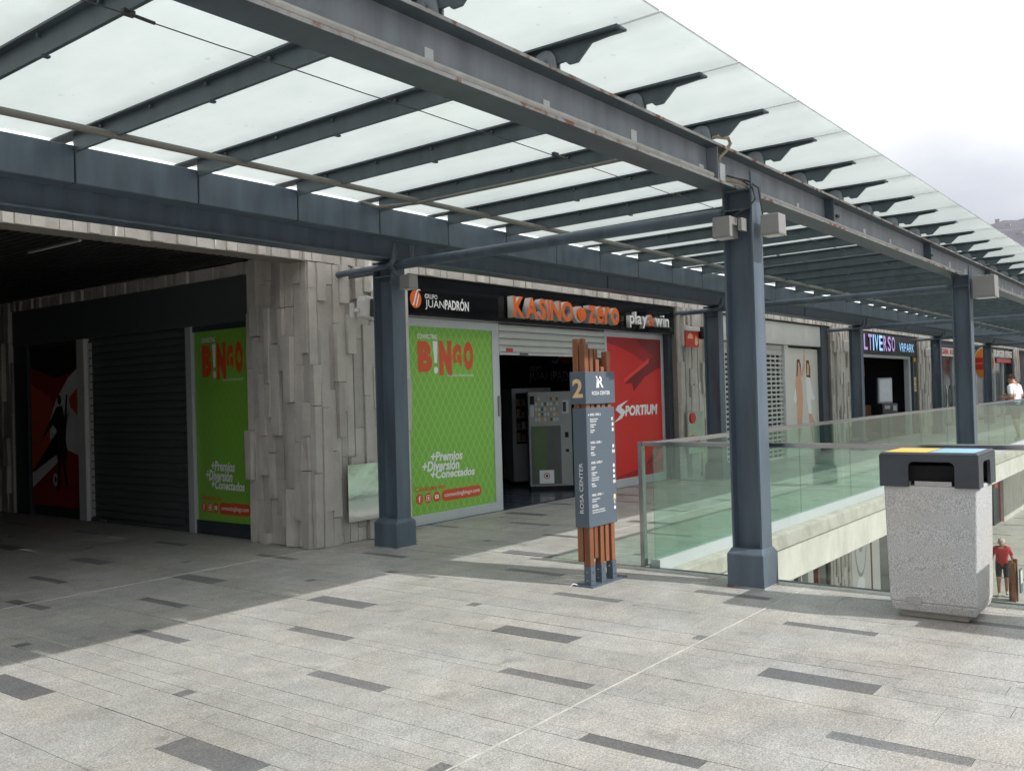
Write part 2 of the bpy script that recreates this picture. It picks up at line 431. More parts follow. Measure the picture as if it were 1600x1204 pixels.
# ------------------------------------------------------------------ mesh helpers
class MB:
    """Collects shapes; build() links them as one mesh object."""
    def __init__(self):
        self.v, self.f, self.m, self.cur = [], [], [], 0
    def mat(self, i):
        self.cur = i; return self
    def add(self, vs, fs):
        o = len(self.v)
        self.v += [tuple(p) for p in vs]
        for f in fs:
            self.f.append([i+o for i in f]); self.m.append(self.cur)
        return self
    def box(self, x0, x1, y0, y1, z0, z1):
        v = [(x, y, z) for z in (z0, z1) for y in (y0, y1) for x in (x0, x1)]
        return self.add(v, [(0, 2, 3, 1), (4, 5, 7, 6), (0, 1, 5, 4), (2, 6, 7, 3), (0, 4, 6, 2), (1, 3, 7, 5)])
    def frustum(self, b0, b1, z0, z1):
        """b = (x0,x1,y0,y1) at bottom and top."""
        v = [(b0[0], b0[2], z0), (b0[1], b0[2], z0), (b0[1], b0[3], z0), (b0[0], b0[3], z0),
             (b1[0], b1[2], z1), (b1[1], b1[2], z1), (b1[1], b1[3], z1), (b1[0], b1[3], z1)]
        return self.add(v, [(3, 2, 1, 0), (4, 5, 6, 7), (0, 1, 5, 4), (1, 2, 6, 5), (2, 3, 7, 6), (3, 0, 4, 7)])
    def prism(self, poly, a, b, fn):
        """poly of (s,t) extruded from a to b; fn(s,t,w)->xyz."""
        n = len(poly)
        v = [fn(s, t, a) for s, t in poly] + [fn(s, t, b) for s, t in poly]
        fs = [tuple(range(n))[::-1], tuple(range(n, 2*n))]
        fs += [(i, (i+1) % n, (i+1) % n+n, i+n) for i in range(n)]
        return self.add(v, fs)
    def tube(self, pts, r, seg=10, caps=True):
        pts = [Vector(p) for p in pts]
        rs = r if isinstance(r, (list, tuple)) else [r]*len(pts)
        rings = []
        ref = None
        for i, p in enumerate(pts):
            d = (pts[min(i+1, len(pts)-1)] - pts[max(i-1, 0)]).normalized()
            if ref is None:
                ref = Vector((0, 0, 1)) if abs(d.z) < .9 else Vector((1, 0, 0))
            a = d.cross(ref).normalized()
            b = d.cross(a).normalized()
            ref = -b if False else ref
            rings.append([p + a*rs[i]*math.cos(2*math.pi*k/seg) + b*rs[i]*math.sin(2*math.pi*k/seg) for k in range(seg)])
        v = [q for ring in rings for q in ring]
        fs = []
        for i in range(len(pts)-1):
            for k in range(seg):
                k2 = (k+1) % seg
                fs.append((i*seg+k, i*seg+k2, (i+1)*seg+k2, (i+1)*seg+k))
        if caps:
            fs.append(tuple(range(seg))[::-1])
            fs.append(tuple((len(pts)-1)*seg+k for k in range(seg)))
        return self.add(v, fs)
    def build(self, name, mats, parent=None, smooth=False, bevel=0.0, bseg=2):
        me = bpy.data.meshes.new(name)
        me.from_pydata(self.v, [], self.f)
        if not isinstance(mats, (list, tuple)):
            mats = [mats]
        for mm in mats:
            me.materials.append(M[mm] if isinstance(mm, str) else mm)
        me.polygons.foreach_set('material_index', self.m)
        bm = bmesh.new(); bm.from_mesh(me)
        bmesh.ops.recalc_face_normals(bm, faces=bm.faces)
        if bevel:
            es = [e for e in bm.edges if len(e.link_faces) == 2 and e.calc_face_angle(0) > .5]
            bmesh.ops.bevel(bm, geom=es, offset=bevel, segments=bseg, affect='EDGES', profile=.5, clamp_overlap=True)
        bm.to_mesh(me); bm.free()
        if smooth:
            for p in me.polygons:
                p.use_smooth = True
            try:
                me.set_sharp_from_angle(angle=R(40))
            except Exception:
                pass
        return link(bpy.data.objects.new(name, me), parent)

def link(o, parent=None):
    COL.objects.link(o)
    if parent is not None:
        o.parent = parent
        if parent.parent is None:
            o.matrix_parent_inverse = Matrix.Translation(-Vector(parent.location))
    return o

def thing(name, label, cat, loc, group=None):
    o = bpy.data.objects.new(name, None)
    o.empty_display_size = .1
    o.location = loc
    COL.objects.link(o)
    return tag(o, label, cat, group)

def tag(o, label=None, cat=None, group=None, kind=None):
    if label: o['label'] = label
    if cat: o['category'] = cat
    if group: o['group'] = group
    if kind: o['kind'] = kind
    return o

def copy_tree(o, parent=None):
    c = o.copy()
    COL.objects.link(c)
    c.parent = parent
    if parent is not None:
        c.matrix_parent_inverse = o.matrix_parent_inverse.copy()
    for ch in list(o.children):
        copy_tree(ch, c)
    return c

def instance(name, me, parent, loc, scale, rotz=0):
    o = bpy.data.objects.new(name, me)
    o.location, o.scale = loc, scale
    if rotz: o.rotation_euler.z = rotz
    return link(o, parent)

# planes a print or a letter can sit on: (origin, right, up, out)
class Plane:
    def __init__(s, o, r, u, n):
        s.o, s.r, s.u, s.n = Vector(o), Vector(r), Vector(u), Vector(n)
    def at(s, a, b, c=0):
        return s.o + s.r*a + s.u*b + s.n*c
def facade(Y): return Plane((0, Y, 0), (1, 0, 0), (0, 0, 1), (0, -1, 0))
def sidewall(X): return Plane((X, 0, 0), (0, -1, 0), (0, 0, 1), (-1, 0, 0))

def glyphs(body, extrude=0, bold=0, shear=0):
    cu = bpy.data.curves.new('t', 'FONT')
    cu.body, cu.size, cu.extrude, cu.offset, cu.shear = body, 1, extrude, bold, shear
    cu.resolution_u = 3
    ob = bpy.data.objects.new('t', cu)
    COL.objects.link(ob)
    dg = bpy.context.evaluated_depsgraph_get()
    me = bpy.data.meshes.new_from_object(ob.evaluated_get(dg))
    bpy.data.objects.remove(ob); bpy.data.curves.remove(cu)
    return me

def lettering(name, body, pl, a0, a1, b0, b1, out, matname, parent, depth=0.0, bold=0.0, shear=0.0, side=None, slope=0.0):
    """Lettering fitted into the rectangle a0..a1, b0..b1 of a plane, out metres proud of it."""
    me = glyphs(body, .5 if depth else 0, bold, shear)
    xs = [v.co.x for v in me.vertices]; ys = [v.co.y for v in me.vertices]
    x0, x1, y0, y1 = min(xs), max(xs), min(ys), max(ys)
    for v in me.vertices:
        a = a0 + (v.co.x-x0)/(x1-x0)*(a1-a0)
        b = b0 + (v.co.y-y0)/(y1-y0)*(b1-b0) + slope*(a-a0)
        c = out + (depth*(v.co.z+.5) if depth else 0)
        v.co = pl.at(a, b, c)
    me.materials.clear()
    me.materials.append(M[matname])
    if side:
        me.materials.append(M[side])
        for p in me.polygons:
            p.material_index = 0 if p.normal.dot(pl.n) > .7 else 1
    me.update()
    if depth:
        for p in me.polygons:
            if side: p.material_index = 0 if abs(p.normal.dot(pl.n)) > .7 else 1
    me.name = name
    return link(bpy.data.objects.new(name, me), parent)

def flat(name, pl, poly, out, matname, parent, thick=.0015):
    mb = MB()
    mb.prism(poly, out-thick, out, lambda s, t, w: pl.at(s, t, w))
    return mb.build(name, matname, parent)

def ellipse(ca, cb, ra, rb, n=24, rot=0):
    out = []
    for k in range(n):
        t = 2*math.pi*k/n
        x, y = ra*math.cos(t), rb*math.sin(t)
        out.append((ca + x*math.cos(rot) - y*math.sin(rot), cb + x*math.sin(rot) + y*math.cos(rot)))
    return out

def unit_box(name, matname, bev=0.0, nobottom=False):
    me = bpy.data.meshes.new(name)
    bm = bmesh.new()
    bmesh.ops.create_cube(bm, size=1)
    if nobottom:
        bm.faces.ensure_lookup_table()
        bmesh.ops.delete(bm, geom=[f for f in bm.faces if f.normal.z < -.5], context='FACES')
    if bev:
        bmesh.ops.bevel(bm, geom=list(bm.edges), offset=bev, segments=1, affect='EDGES')
    bm.to_mesh(me); bm.free()
    me.materials.append(M[matname])
    return me

# ================================================================== THE SETTING
# terrace floor: grout bed, one granite slab per piece
fb = MB()
fb.box(-14, 7.46, -14, 7.9, -.35, -.007)
fb.box(-14, 6.9, 7.9, 22, -.35, -.007)
fb.box(7.46, 56, 4.305, 7.9, -.35, -.007); fb.box(7.46, 56, 4.17, 4.305, -.049, -.007)
floor = tag(fb.build('terrace_floor', 'grout'), kind='structure')
ROWS = [(0, .18, 'wide'), (.18, .345, ''), (.345, .51, ''), (.51, .61, 'small'), (.61, .88, ''), (.88, 1.15, ''), (1.15, 1.25, 's1'),
        (1.25, 1.515, ''), (1.515, 1.78, ''), (1.78, 1.88, 's2'), (1.88, 2.185, ''), (2.185, 2.49, '')]
PH = {'wide': (1.47, .62), 'small': (2.65, .09), 's1': (1.79, .60), 's2': (.87, .60)}
PER = 1.88
GAP = .003
def clip(x0, x1, y0, y1):
    out = []
    for rx0, rx1, ry0, ry1 in ((-2.5, 7.40, -3, 7.755), (-2.5, 6.62, 7.755, 16.5), (7.40, 34, 4.17, 7.755), (8.3, 34, 7.755, 7.93)):
        a, b, c, d = max(x0, rx0), min(x1, rx1), max(y0, ry0), min(y1, ry1)
        if b-a > .02 and d-c > .02:
            out.append((a, b, c, d))
    return out
slabs, darks = [], []
rng = random.Random(3)
for per in range(-2, 13):
    for r0, r1, kind in ROWS:
        x0, x1 = 2.40+2.49*per+r0, 2.40+2.49*per+r1
        if x1 < -2.5 or x0 > 34: continue
        segs = []
        if kind:
            ph, ln = PH[kind]
            k0 = math.floor((-4-ph)/PER)
            for k in range(k0, 12):
                y = ph+k*PER
                segs.append((y, y+ln, True))
                rest = PER-ln
                npc = 2 if rest < 1.4 else 3
                for j in range(npc):
                    segs.append((y+ln+rest*j/npc, y+ln+rest*(j+1)/npc, False))
        else:
            y = -4-rng.random()
            while y < 17:
                ln = rng.choice((.94, .94, .63, 1.25))
                segs.append((y, y+ln, False)); y += ln
        for y0, y1, dk in segs:
            for c in clip(x0, x1, y0, y1):
                (darks if dk else slabs).append(c)
def cam_dist(c):
    mx, my = (c[0]+c[1])/2, (c[2]+c[3])/2
    q = Vector((mx, my, 0)) - Vector((0, 0, CAM_H))
    zf = q.dot(fw)
    if zf < .3: return 1e6
    px, py = FOCAL*q.dot(rt2)/zf, -FOCAL*q.dot(up2)/zf
    if abs(px) > 860 or abs(py) > 640: return 1e5+zf
    return zf / max(.05, min(c[1]-c[0], c[3]-c[2]))**.5
me_slab = unit_box('paving_slab', 'paver', .0, True)
me_dark = unit_box('dark_paver', 'paver_dark', .0, True)
for lst, nm, me, mt in ((slabs, 'paving_slab', me_slab, 'paver'), (darks, 'dark_paver', me_dark, 'paver_dark')):
    lst.sort(key=cam_dist)
    for c in lst[:298]:
        dz = rng.uniform(-.0012, .0012)
        instance(nm, me, floor, ((c[0]+c[1])/2, (c[2]+c[3])/2, -.01+dz), (c[1]-c[0]-GAP, c[3]-c[2]-GAP, .02))
    mb = MB(); tints = []
    for c in lst[298:]:
        mb.add([(c[0]+GAP/2, c[2]+GAP/2, 0), (c[1]-GAP/2, c[2]+GAP/2, 0), (c[1]-GAP/2, c[3]-GAP/2, 0), (c[0]+GAP/2, c[3]-GAP/2, 0)], [(0, 1, 2, 3)])
        tints.append(rng.random())
    if lst[298:]:
        o = mb.build(nm.replace('slab', 'slab')+'_field', mt, floor)
        tag(o, kind='stuff')
        at = o.data.attributes.new('tint', 'FLOAT', 'FACE')
        at.data.foreach_set('value', tints)
mb = MB(); mb.box(34, 56, 4.17, 7.93, -.02, 0)
mb.build('far_paving', 'paver', floor)
for a in ((-2.5, 7.36, 2.656, 2.664), (-2.5, 6.66, 7.750, 7.760)):
    mb = MB(); mb.box(*a, -.004, .0025); mb.build('expansion_joint', 'sealant', floor)
mb = MB(); mb.box(3.1155, 3.1225, 2.67, 7.74, -.004, .0025); mb.build('expansion_joint', 'sealant', floor)
mb = MB(); mb.box(8.9, 34, 5.58, 5.592, -.004, .0025); mb.build('expansion_joint', 'sealant', floor)

# edge of the walkway over the void: kerb band and downstand beam
mb = MB(); mb.box(7.48, 56, 3.95, 4.30, -.22, -.05)
ws = tag(mb.build('walkway_edge', 'concrete_d', None, bevel=.012), kind='structure')
x = 7.5
k = 0
mb = MB(); mb.box(7.48, 56, 3.975, 4.30, -.62, -.225); mb.build('downstand_beam', 'concrete', ws, bevel=.01)
mb = MB(); mb.box(7.47, 56, 4.31, 7.9, -.62, -.36); mb.build('soffit', 'concrete', ws)
mb = MB(); mb.box(7.30, 7.455, -14, 3.9, -.9, -.36); mb.build('deck_edge_beam', 'concrete', ws)

# lower plaza with its own dark strips
mb = MB(); mb.box(-14, 90, -40, 7.8, -4.8, -4.5)
plaza = tag(mb.build('lower_plaza', 'plaza'), kind='structure')
me_ld = unit_box('dark_plaza_strip', 'paver_dark')
for i in range(12):
    for j in range(9):
        if 22 < 18+i*2.6+(j % 2)*1.1 < 50:
            instance('dark_plaza_strip', me_ld, plaza, (18+i*2.6+(j % 2)*1.1+rng.uniform(-.2, .2), -8+j*1.9, -4.499), (.12, .75, .01))
# far ground and the hillside
mb = MB(); mb.box(-4000, 6000, -5000, 5000, -20, -19)
tag(mb.build('far_ground', 'soil'), kind='structure')
def hill_z(x, y):
    t = max(0, min(1, (x-900)/1900))
    r = 445*(t**.85)*(1.02-.00018*(y-300)) + 26*math.sin(y*.011+x*.002) + 14*math.sin(y*.031+1.3) + 9*math.sin(x*.02+y*.013)
    return -19+max(0, r)*min(1, t*3)
NX, NY = 40, 70
hv, hf = [], []
for i in range(NX):
    for j in range(NY):
        hx, hy = 900+i*2100/(NX-1), -1400+j*3000/(NY-1)
        hv.append((hx, hy, hill_z(hx, hy)))
for i in range(NX-1):
    for j in range(NY-1):
        a = i*NY+j
        hf.append((a, a+1, a+NY+1, a+NY))
mb = MB(); mb.add(hv, hf)
hill = tag(mb.build('hill', 'hill', None, True), kind='structure')
mb = MB()
for k in range(240):
    hx, hy = rng.uniform(1300, 2600), rng.uniform(-300, 800)
    s = rng.uniform(3, 7)
    z = hill_z(hx, hy)
    mb.box(hx, hx+s, hy, hy+s*rng.uniform(.8, 2), z-6, z+rng.uniform(4, 8))
tag(mb.build('hillside_houses', 'house_white', hill), kind='stuff')

# ================================================================== STONE CLADDING
def rough_strip(axis, seed):
    """split stone strip: front face slightly askew"""
    me = unit_box('stone_strip', 'stone', .0)
    g = random.Random(seed)
    for v in me.vertices:
        j = [g.uniform(-.025, .025), g.uniform(-.025, .025), g.uniform(-.006, .006)]
        j[axis] = g.uniform(-.16, .16) if v.co[axis] < 0 else 0
        v.co += Vector(j)
    return me
ST = {0: [rough_strip(0, k) for k in range(8)], 1: [rough_strip(1, 20+k) for k in range(8)]}
def clad(parent, pl, a0, a1, b0, b1, seed, lo=.28, hi=1.15, wlo=.085, whi=.145, depth=.085, single=False):
    """Vertical stone strips of uneven length and depth on a plane."""
    g = random.Random(seed)
    a = a0
    while a < a1-.01:
        w = g.uniform(wlo, whi)
        if a1-(a+w) < .06: w = a1-a
        b = b0
        if not single: b -= g.uniform(0, .5)
        while b < b1:
            h = (b1-b0) if single else g.uniform(lo, hi)
            s, e = max(b, b0), min(b+h, b1)
            if b1-e < .12: e = b1
            if e-s > .03:
                d = g.choice((.15, .25, .4, .6, .8, 1.0))*depth
                c = pl.at(a+w/2, (s+e)/2, d/2)
                sc = [abs(pl.r[i])*(w-.007)+abs(pl.u[i])*(e-s-.006)+abs(pl.n[i])*d for i in range(3)]
                instance('stone_strip', g.choice(ST[0 if abs(pl.n.x) > .5 else 1]), parent, c, sc)
            b += h
            if e >= b1: break
        a += w

def pier(label, x0, x1, seed, side=False, z1=3.08):
    t = thing('stone_pier', label, 'pier', ((x0+x1)/2, 7.8, 0), 'stone clad piers between the shops')
    mb = MB()
    if side: mb.box(x0, x1, 7.775, 8.86, 0, z1)
    else: mb.box(x0, x1, 7.775, 8.05, 0, z1)
    mb.build('core', 'stone_core', t)
    clad(t, facade(7.774), x0-(.045 if side else 0), x1, .0, z1, seed)
    if side:
        clad(t, sidewall(x0-.001), -8.86, -7.776, 0, z1+.12, seed+50)
    return t
pier('pale stone strip pier at the passage corner, with the polished steel plate', 6.66, 8.10, 11, True)
pier('stone strip pier to the right of the red poster, with the fire sign', 15.10, 16.62, 12)
pier('stone strip pier between the perforated shutter shop and the arcade', 23.36, 24.95, 13)
pier('stone strip pier just right of the arcade with lit letters', 31.75, 33.4, 14)
pier('farthest stone strip pier at the end of the shop row', 49.1, 50.3, 15)
t = thing('stone_pier', 'dim stone pier at the far left end of the passage wall', 'pier', (6.75, 15.2, 0), 'stone clad piers between the shops')
mb = MB(); mb.box(6.72, 7.1, 14.72, 17.5, 0, 3.2); mb.build('core', 'stone_core', t)
clad(t, sidewall(6.719), -17.4, -14.72, 0, 3.2, 16)

# building above the shops: stone band, roof slab, passage ceiling
bld = thing('gallery_building', 'low flat-roofed shopping gallery with pale stone band over the shopfronts', 'building', (20, 8, 0))
mb = MB(); mb.box(-14, 56, 7.78, 8.06, 3.085, 3.50)
band = mb.build('stone_band', 'stone_core', bld)
clad(band, facade(7.779), -3.0, 8.2, 3.085, 3.50, 21, single=True, depth=.045)
clad(band, facade(7.779), 8.2, 26.0, 3.085, 3.50, 22, single=True, depth=.045, wlo=.10, whi=.17)
clad(band, facade(7.779), 26.0, 52, 3.085, 3.50, 23, single=True, depth=.045, wlo=.16, whi=.30)
mb = MB(); mb.box(6.72, 6.98, 8.87, 14.71, 3.065, 3.215)
band2 = mb.build('stone_band', 'stone_core', bld)
clad(band2, sidewall(6.719), -14.71, -8.87, 3.065, 3.215, 24, single=True, depth=.045)
mb = MB(); mb.box(-14, 56, 8.07, 24, 3.36, 3.50); mb.build('roof_slab', 'concrete_d', bld)
mb = MB(); mb.box(-14, 6.97, 8.07, 24, 3.26, 3.355)
ceil = mb.build('passage_ceiling', 'ceiling', bld)
mb = MB()
x = -13.9
while x < 6.6:
    mb.box(x, x+.075, 8.08, 20, 3.22, 3.258); x += .10
tag(mb.build('ceiling_slats', 'ceiling', ceil), kind='stuff')
mb = MB(); mb.box(-14, 7.1, 20, 20.3, 0, 3.25); mb.build('passage_end_wall', 'steel_dark', bld)
mb = MB(); mb.box(2.35, 2.65, 7.79, 20, 0, 3.25); mb.build('unseen_left_wall', 'stone_core', bld)  # out of view; set close in to block light and darken the passage
mb = MB(); mb.box(8.3, 56, 13.0, 13.2, 0, 3.35); mb.build('rear_wall', 'room', bld)
lf = thing('ceiling_light', 'thin unlit linear light in the dark passage ceiling', 'light', (4.68, 9.3, 3.21))
mb = MB(); mb.box(4.655, 4.695, 8.8, 9.85, 3.205, 3.219); mb.build('housing', 'galv', lf)
mb = MB(); mb.box(4.662, 4.688, 8.81, 9.84, 3.200, 3.2045); mb.build('diffuser', 'offwhite', lf)

# ================================================================== CANOPY
RX = [3.48+1.03*k for k in range(-8, 50)]
can = thing('glass_canopy', 'long milky glass canopy on slate grey steel ribs over the walkway', 'canopy', (7, 5, 3.0))
X0, X1 = RX[0]-.5, RX[-1]+.4
# outer beam
mb = MB()
mb.box(X0, X1, 3.04, 3.26, 3.180, 3.196)
mb.box(X0, X1, 3.145, 3.155, 3.196, 3.464)
mb.box(X0, X1, 3.04, 3.26, 3.464, 3.480)
beam = mb.build('outer_beam', 'steel_rib', can)
mb = MB(); mb.box(X0, X1, 3.1425, 3.1445, 3.1965, 3.4635); mb.build('repainted_web', 'steel_beam', beam)
mb = MB(); mb.box(X0, X1, 3.034, 3.0395, 3.178, 3.198); mb.build('chipped_flange_edge', 'rust_edge', beam)
mb = MB(); mb.box(X0, X1, 3.034, 3.0395, 3.462, 3.4815); mb.build('chipped_flange_edge', 'rust_edge', beam)
mb = MB(); mb.tube([(X0, 3.056, 3.219), (6.6, 3.056, 3.219)], .0225, 8); mb.build('conduit', 'conduit', beam, True)
mb = MB(); mb.tube([(7.35, 3.056, 3.215), (X1, 3.056, 3.215)], .0185, 8); mb.build('conduit', 'conduit', beam, True)
for x in RX:
    if 2 < x < 30:
        mb = MB(); w = rng.uniform(.045, .07)
        mb.box(x-.01, x+w, 3.139, 3.1420, 3.20, 3.345+rng.uniform(-.03, .02)); mb.build('primer_patch', 'label_paint', beam)
for x in (9.62, 13.55, 17.6):
    mb = MB(); mb.box(x-.2, x+.2, 3.122, 3.1395, 3.20, 3.45)
    sp = mb.build('splice_plate', 'steel_beam', beam)
    mb = MB(); mb.box(x-.215, x-.2025, 3.05, 3.1395, 3.20, 3.46); mb.build('stiffener', 'steel', beam)
    for bx in (-.1, -.06, .07, .11):
        mb = MB(); mb.tube([(x+bx, 3.10, 3.335), (x+bx, 3.122, 3.335)], .016, 6); mb.build('bolt', 'steel_dark', beam)
for x in (6.7,):
    mb = MB(); mb.box(x, x+.012, 3.05, 3.139, 3.20, 3.46); mb.build('stiffener', 'steel_beam', beam)
# inner beam
mb = MB()
mb.box(X0, X1, 6.92, 7.14, 3.050, 3.066)
mb.box(X0, X1, 7.023, 7.037, 3.066, 3.334)
mb.box(X0, X1, 6.92, 7.14, 3.334, 3.350)
ib = mb.build('inner_beam', 'steel', can)
for x in (11.8, 19.8, 27.8):
    mb = MB(); mb.box(x-.25, x+.25, 7.008, 7.0225, 3.08, 3.32); mb.build('splice_plate', 'steel', ib)
# gutter, one folded panel per bay
for x in RX[:-1]:
    mb = MB()
    mb.box(x+.006, x+1.024, 6.60, 6.80, 3.215, 3.49)
    mb.build('gutter_panel', 'steel', can, bevel=.006, bseg=1)
# ribs with their brackets
rib_me = brk_me = clt_me = None
for i, x in enumerate(RX):
    if rib_me is None:
        mb = MB()
        mb.box(-.055, .055, 2.60, 3.2, 3.603, 3.616); mb.box(-.055, .055, 3.2, 6.86, 3.603, 3.616)
        mb.box(-.012, .012, 3.27, 6.598, 3.482, 3.6025)
        for yy in [3.7+.62*k for k in range(5)]:
            mb.box(-.034, -.0145, yy, yy+.022, 3.575, 3.597); mb.box(.0145, .034, yy, yy+.022, 3.575, 3.597)
        mb.box(-.024, .024, 4.92, 4.95, 3.470, 3.482)
        mb.v = [(a, b, c-(b-3.2)*.0125 if b > 3.2 else c) for a, b, c in mb.v]   # the roof falls to the gutter
        rib = mb.build('rib', 'steel_rib', can); rib_me = rib.data
    else:
        rib = link(bpy.data.objects.new('rib', rib_me), can)
    rib.location.x = x
    if brk_me is None:
        mb = MB()
        poly = [(2.62, 3.600), (2.62, 3.588), (2.80, 3.574), (2.895, 3.486), (2.955, 3.486), (2.98, 3.51), (3.265, 3.50), (3.265, 3.600)]
        mb.prism(poly, -.010, .010, lambda s, t, w: (w, s, t))
        mb.box(-.05, .05, 3.22, 3.2665, 3.500, 3.52)
        b = mb.build('bracket', 'steel_rib', rib); brk_me = b.data
        mb = MB()
        pc = [(3.195, 3.481)] + [(3.115+.080*math.cos(t), 3.520+.078*math.sin(t)) for t in [math.pi*k/10 for k in range(11)]] + [(3.035, 3.481)]
        for sx in (-.026, .014):
            mb.prism(pc, sx, sx+.012, lambda s, t, w: (w, s, t))
        mb.tube([(-.045, 3.115, 3.53), (.045, 3.115, 3.53)], .018, 8)
        c = mb.build('pin_cleat', 'steel_beam', rib); clt_me = c.data
    else:
        link(bpy.data.objects.new('bracket', brk_me), rib)
        link(bpy.data.objects.new('pin_cleat', clt_me), rib)
    for o in rib.children:
        o.matrix_parent_inverse = Matrix.Identity(4)
pane_me = None
for x in RX[:-1]:
    if pane_me is None:
        mb = MB(); mb.frustum((.011, 1.019, 2.36, 6.83), (.011, 1.019, 2.36, 6.83), 3.6175, 3.6295); mb.v = [(a, b, c-(b-3.2)*.0125+.001) for a, b, c in mb.v]
        p = mb.build('glass_pane', 'canopy_glass', can); pane_me = p.data
    else:
        p = link(bpy.data.objects.new('glass_pane', pane_me), can)
    p.location.x = x
    p.location.z = rng.uniform(-.001, .001)
# added strip stopping sun through the gap, made whiter to read as bright sky
for x in RX[:-1]:
    mb = MB(); mb.box(x+.006, x+1.024, 6.85, 7.772, 3.592, 3.598); mb.build('added_gap_strip', 'gap_filler', can)
# pipe threaded through the ribs, tension wire below them
mb = MB(); mb.tube([(X0, 6.03, 3.452), (X1, 6.03, 3.452)], .026, 10); mb.build('lighting_pipe', 'pipe_warm', can, True)
pts = []
for i, x in enumerate(RX):
    pts += [(x, 4.12, 3.456), (x+.515, 4.12, 3.451)]
mb = MB(); mb.tube(pts, .0035, 5); mb.build('wire', 'cable', can, True)
for x in (2.45, 6.05, 8.1):
    mb = MB(); mb.box(x-.03, x+.03, 4.105, 4.135, 3.45, 3.478); mb.tube([(x+.04, 4.12, 3.46), (x+.14, 4.12, 3.456)], .009, 6); mb.build('wire_clamp', 'cable', can)
# cross pipe feeding the beam conduit at the bay by the first column
mb = MB(); mb.tube([(6.33, 6.75, 3.46), (6.33, 6.6, 3.50), (6.40, 6.45, 3.44), (6.47, 6.0, 3.42), (6.49, 3.3, 3.45)], .016, 8); mb.build('cross_conduit', 'pipe_warm', can, True)

# ------------------------------------------------------------------ columns
def column(label, cx, y0, y1, ztop, tall):
    t = thing('steel_column', label, 'column', (cx, (y0+y1)/2, 0), 'slate grey steel columns carrying the canopy')
    xa, xb = cx-.10, cx+.10
    mb = MB()
    mb.box(xa, xb, y0, y0+.016, .29, 3.305 if tall else ztop)
    mb.box(xa, xb, y1-.016, y1, .29, ztop)
    mb.box(cx-.006, cx+.006, y0+.016, y1-.016, .29, ztop)
    mb.box(xa+.002, cx-.008, y0+.017, y1-.017, ztop-.014, ztop-.002)
    mb.box(xa+.002, cx-.008, y0+.017, y1-.017, ztop-.17, ztop-.157)
    mb.build('shaft', 'steel', t)
    mb = MB()
    b0 = (xa-.05, xb+.05, y0-.025, y1+.03)
    b1 = (xa-.008, xb+.008, y0-.004, y1+.006)
    mb.frustum(b0, b0, .0, .265); mb.frustum(b0, b1, .265, .31)
    mb.build('base_casing', 'steel', t, bevel=.004, bseg=1)
    mb = MB(); mb.frustum((b0[0]-.003, b0[1]+.003, b0[2]-.003, b0[3]+.003), (b0[0]-.0025, b0[1]+.0025, b0[2]-.0025, b0[3]+.0025), .0, .012)
    mb.build('rust_line', 'rust_edge', t)
    return t
column('steel column standing at the glass balustrade between the signpost and the litter bin', 7.13, 2.922, 3.172, 3.178, True)
column('farther steel column at the void edge, seen above the litter bin', 15.13, 2.922, 3.172, 3.178, True)
for k, lab in enumerate(('steel column in front of the green poster and stone corner pier', 'steel column beside the fire sign pier, half hidden by a nearer column',
                         'steel column in front of the arcade shop with lit letters', 'steel column between the arcade and the restaurant end',
                         'most distant steel column beside the oval hanging sign')):
    column(lab, 7.17+8.03*k, 6.955, 7.235, 3.048, False)
# drain pipes at each column pair
for k in range(5):
    cx = 7.16+8.03*k
    lab = ('thick drain pipe from the column at the green poster out to the void edge column', 'drain pipe crossing under the canopy at the second column pair',
           'drain pipe crossing under the canopy in front of the arcade', 'drain pipe crossing under the canopy past the arcade', 'farthest drain pipe under the canopy')[k]
    t = thing('drain_pipe', lab, 'pipe', (cx, 5, 3.0), 'drain pipes crossing under the canopy')
    mb = MB(); mb.tube([(cx-.06, 7.0, 2.99), (cx-.06, 3.19, 3.005)], .052, 14); mb.build('main_pipe', 'steel', t, True)
    mb = MB(); mb.tube([(cx-.13, 7.76, 2.965), (cx-.13, 7.15, 2.975), (cx-.13, 6.98, 2.985), (cx-.13, 6.90, 3.01), (cx-.13, 6.865, 3.06), (cx-.13, 6.86, 3.12), (cx-.13, 6.86, 3.214)], .034, 10)
    mb.build('elbow_pipe', 'steel', t, True)
    mb = MB(); mb.tube([(cx+.12, 6.86, 3.214), (cx+.12, 6.86, 3.05), (cx+.1, 6.9, 2.99)], .030, 10); mb.build('down_pipe', 'steel', t, True)
    mb = MB(); mb.tube([(cx+.03, 7.76, 2.955), (cx+.03, 7.19, 2.96)], .026, 10); mb.build('wall_pipe', 'steel', t, True)
    if k == 0:
        mb = MB(); mb.tube([(cx-.13, 6.93, 3.0), (cx-.115, 6.885, 2.92), (cx-.09, 6.885, 2.88)], .02, 8); mb.build('drain_bend', 'steel', t, True)

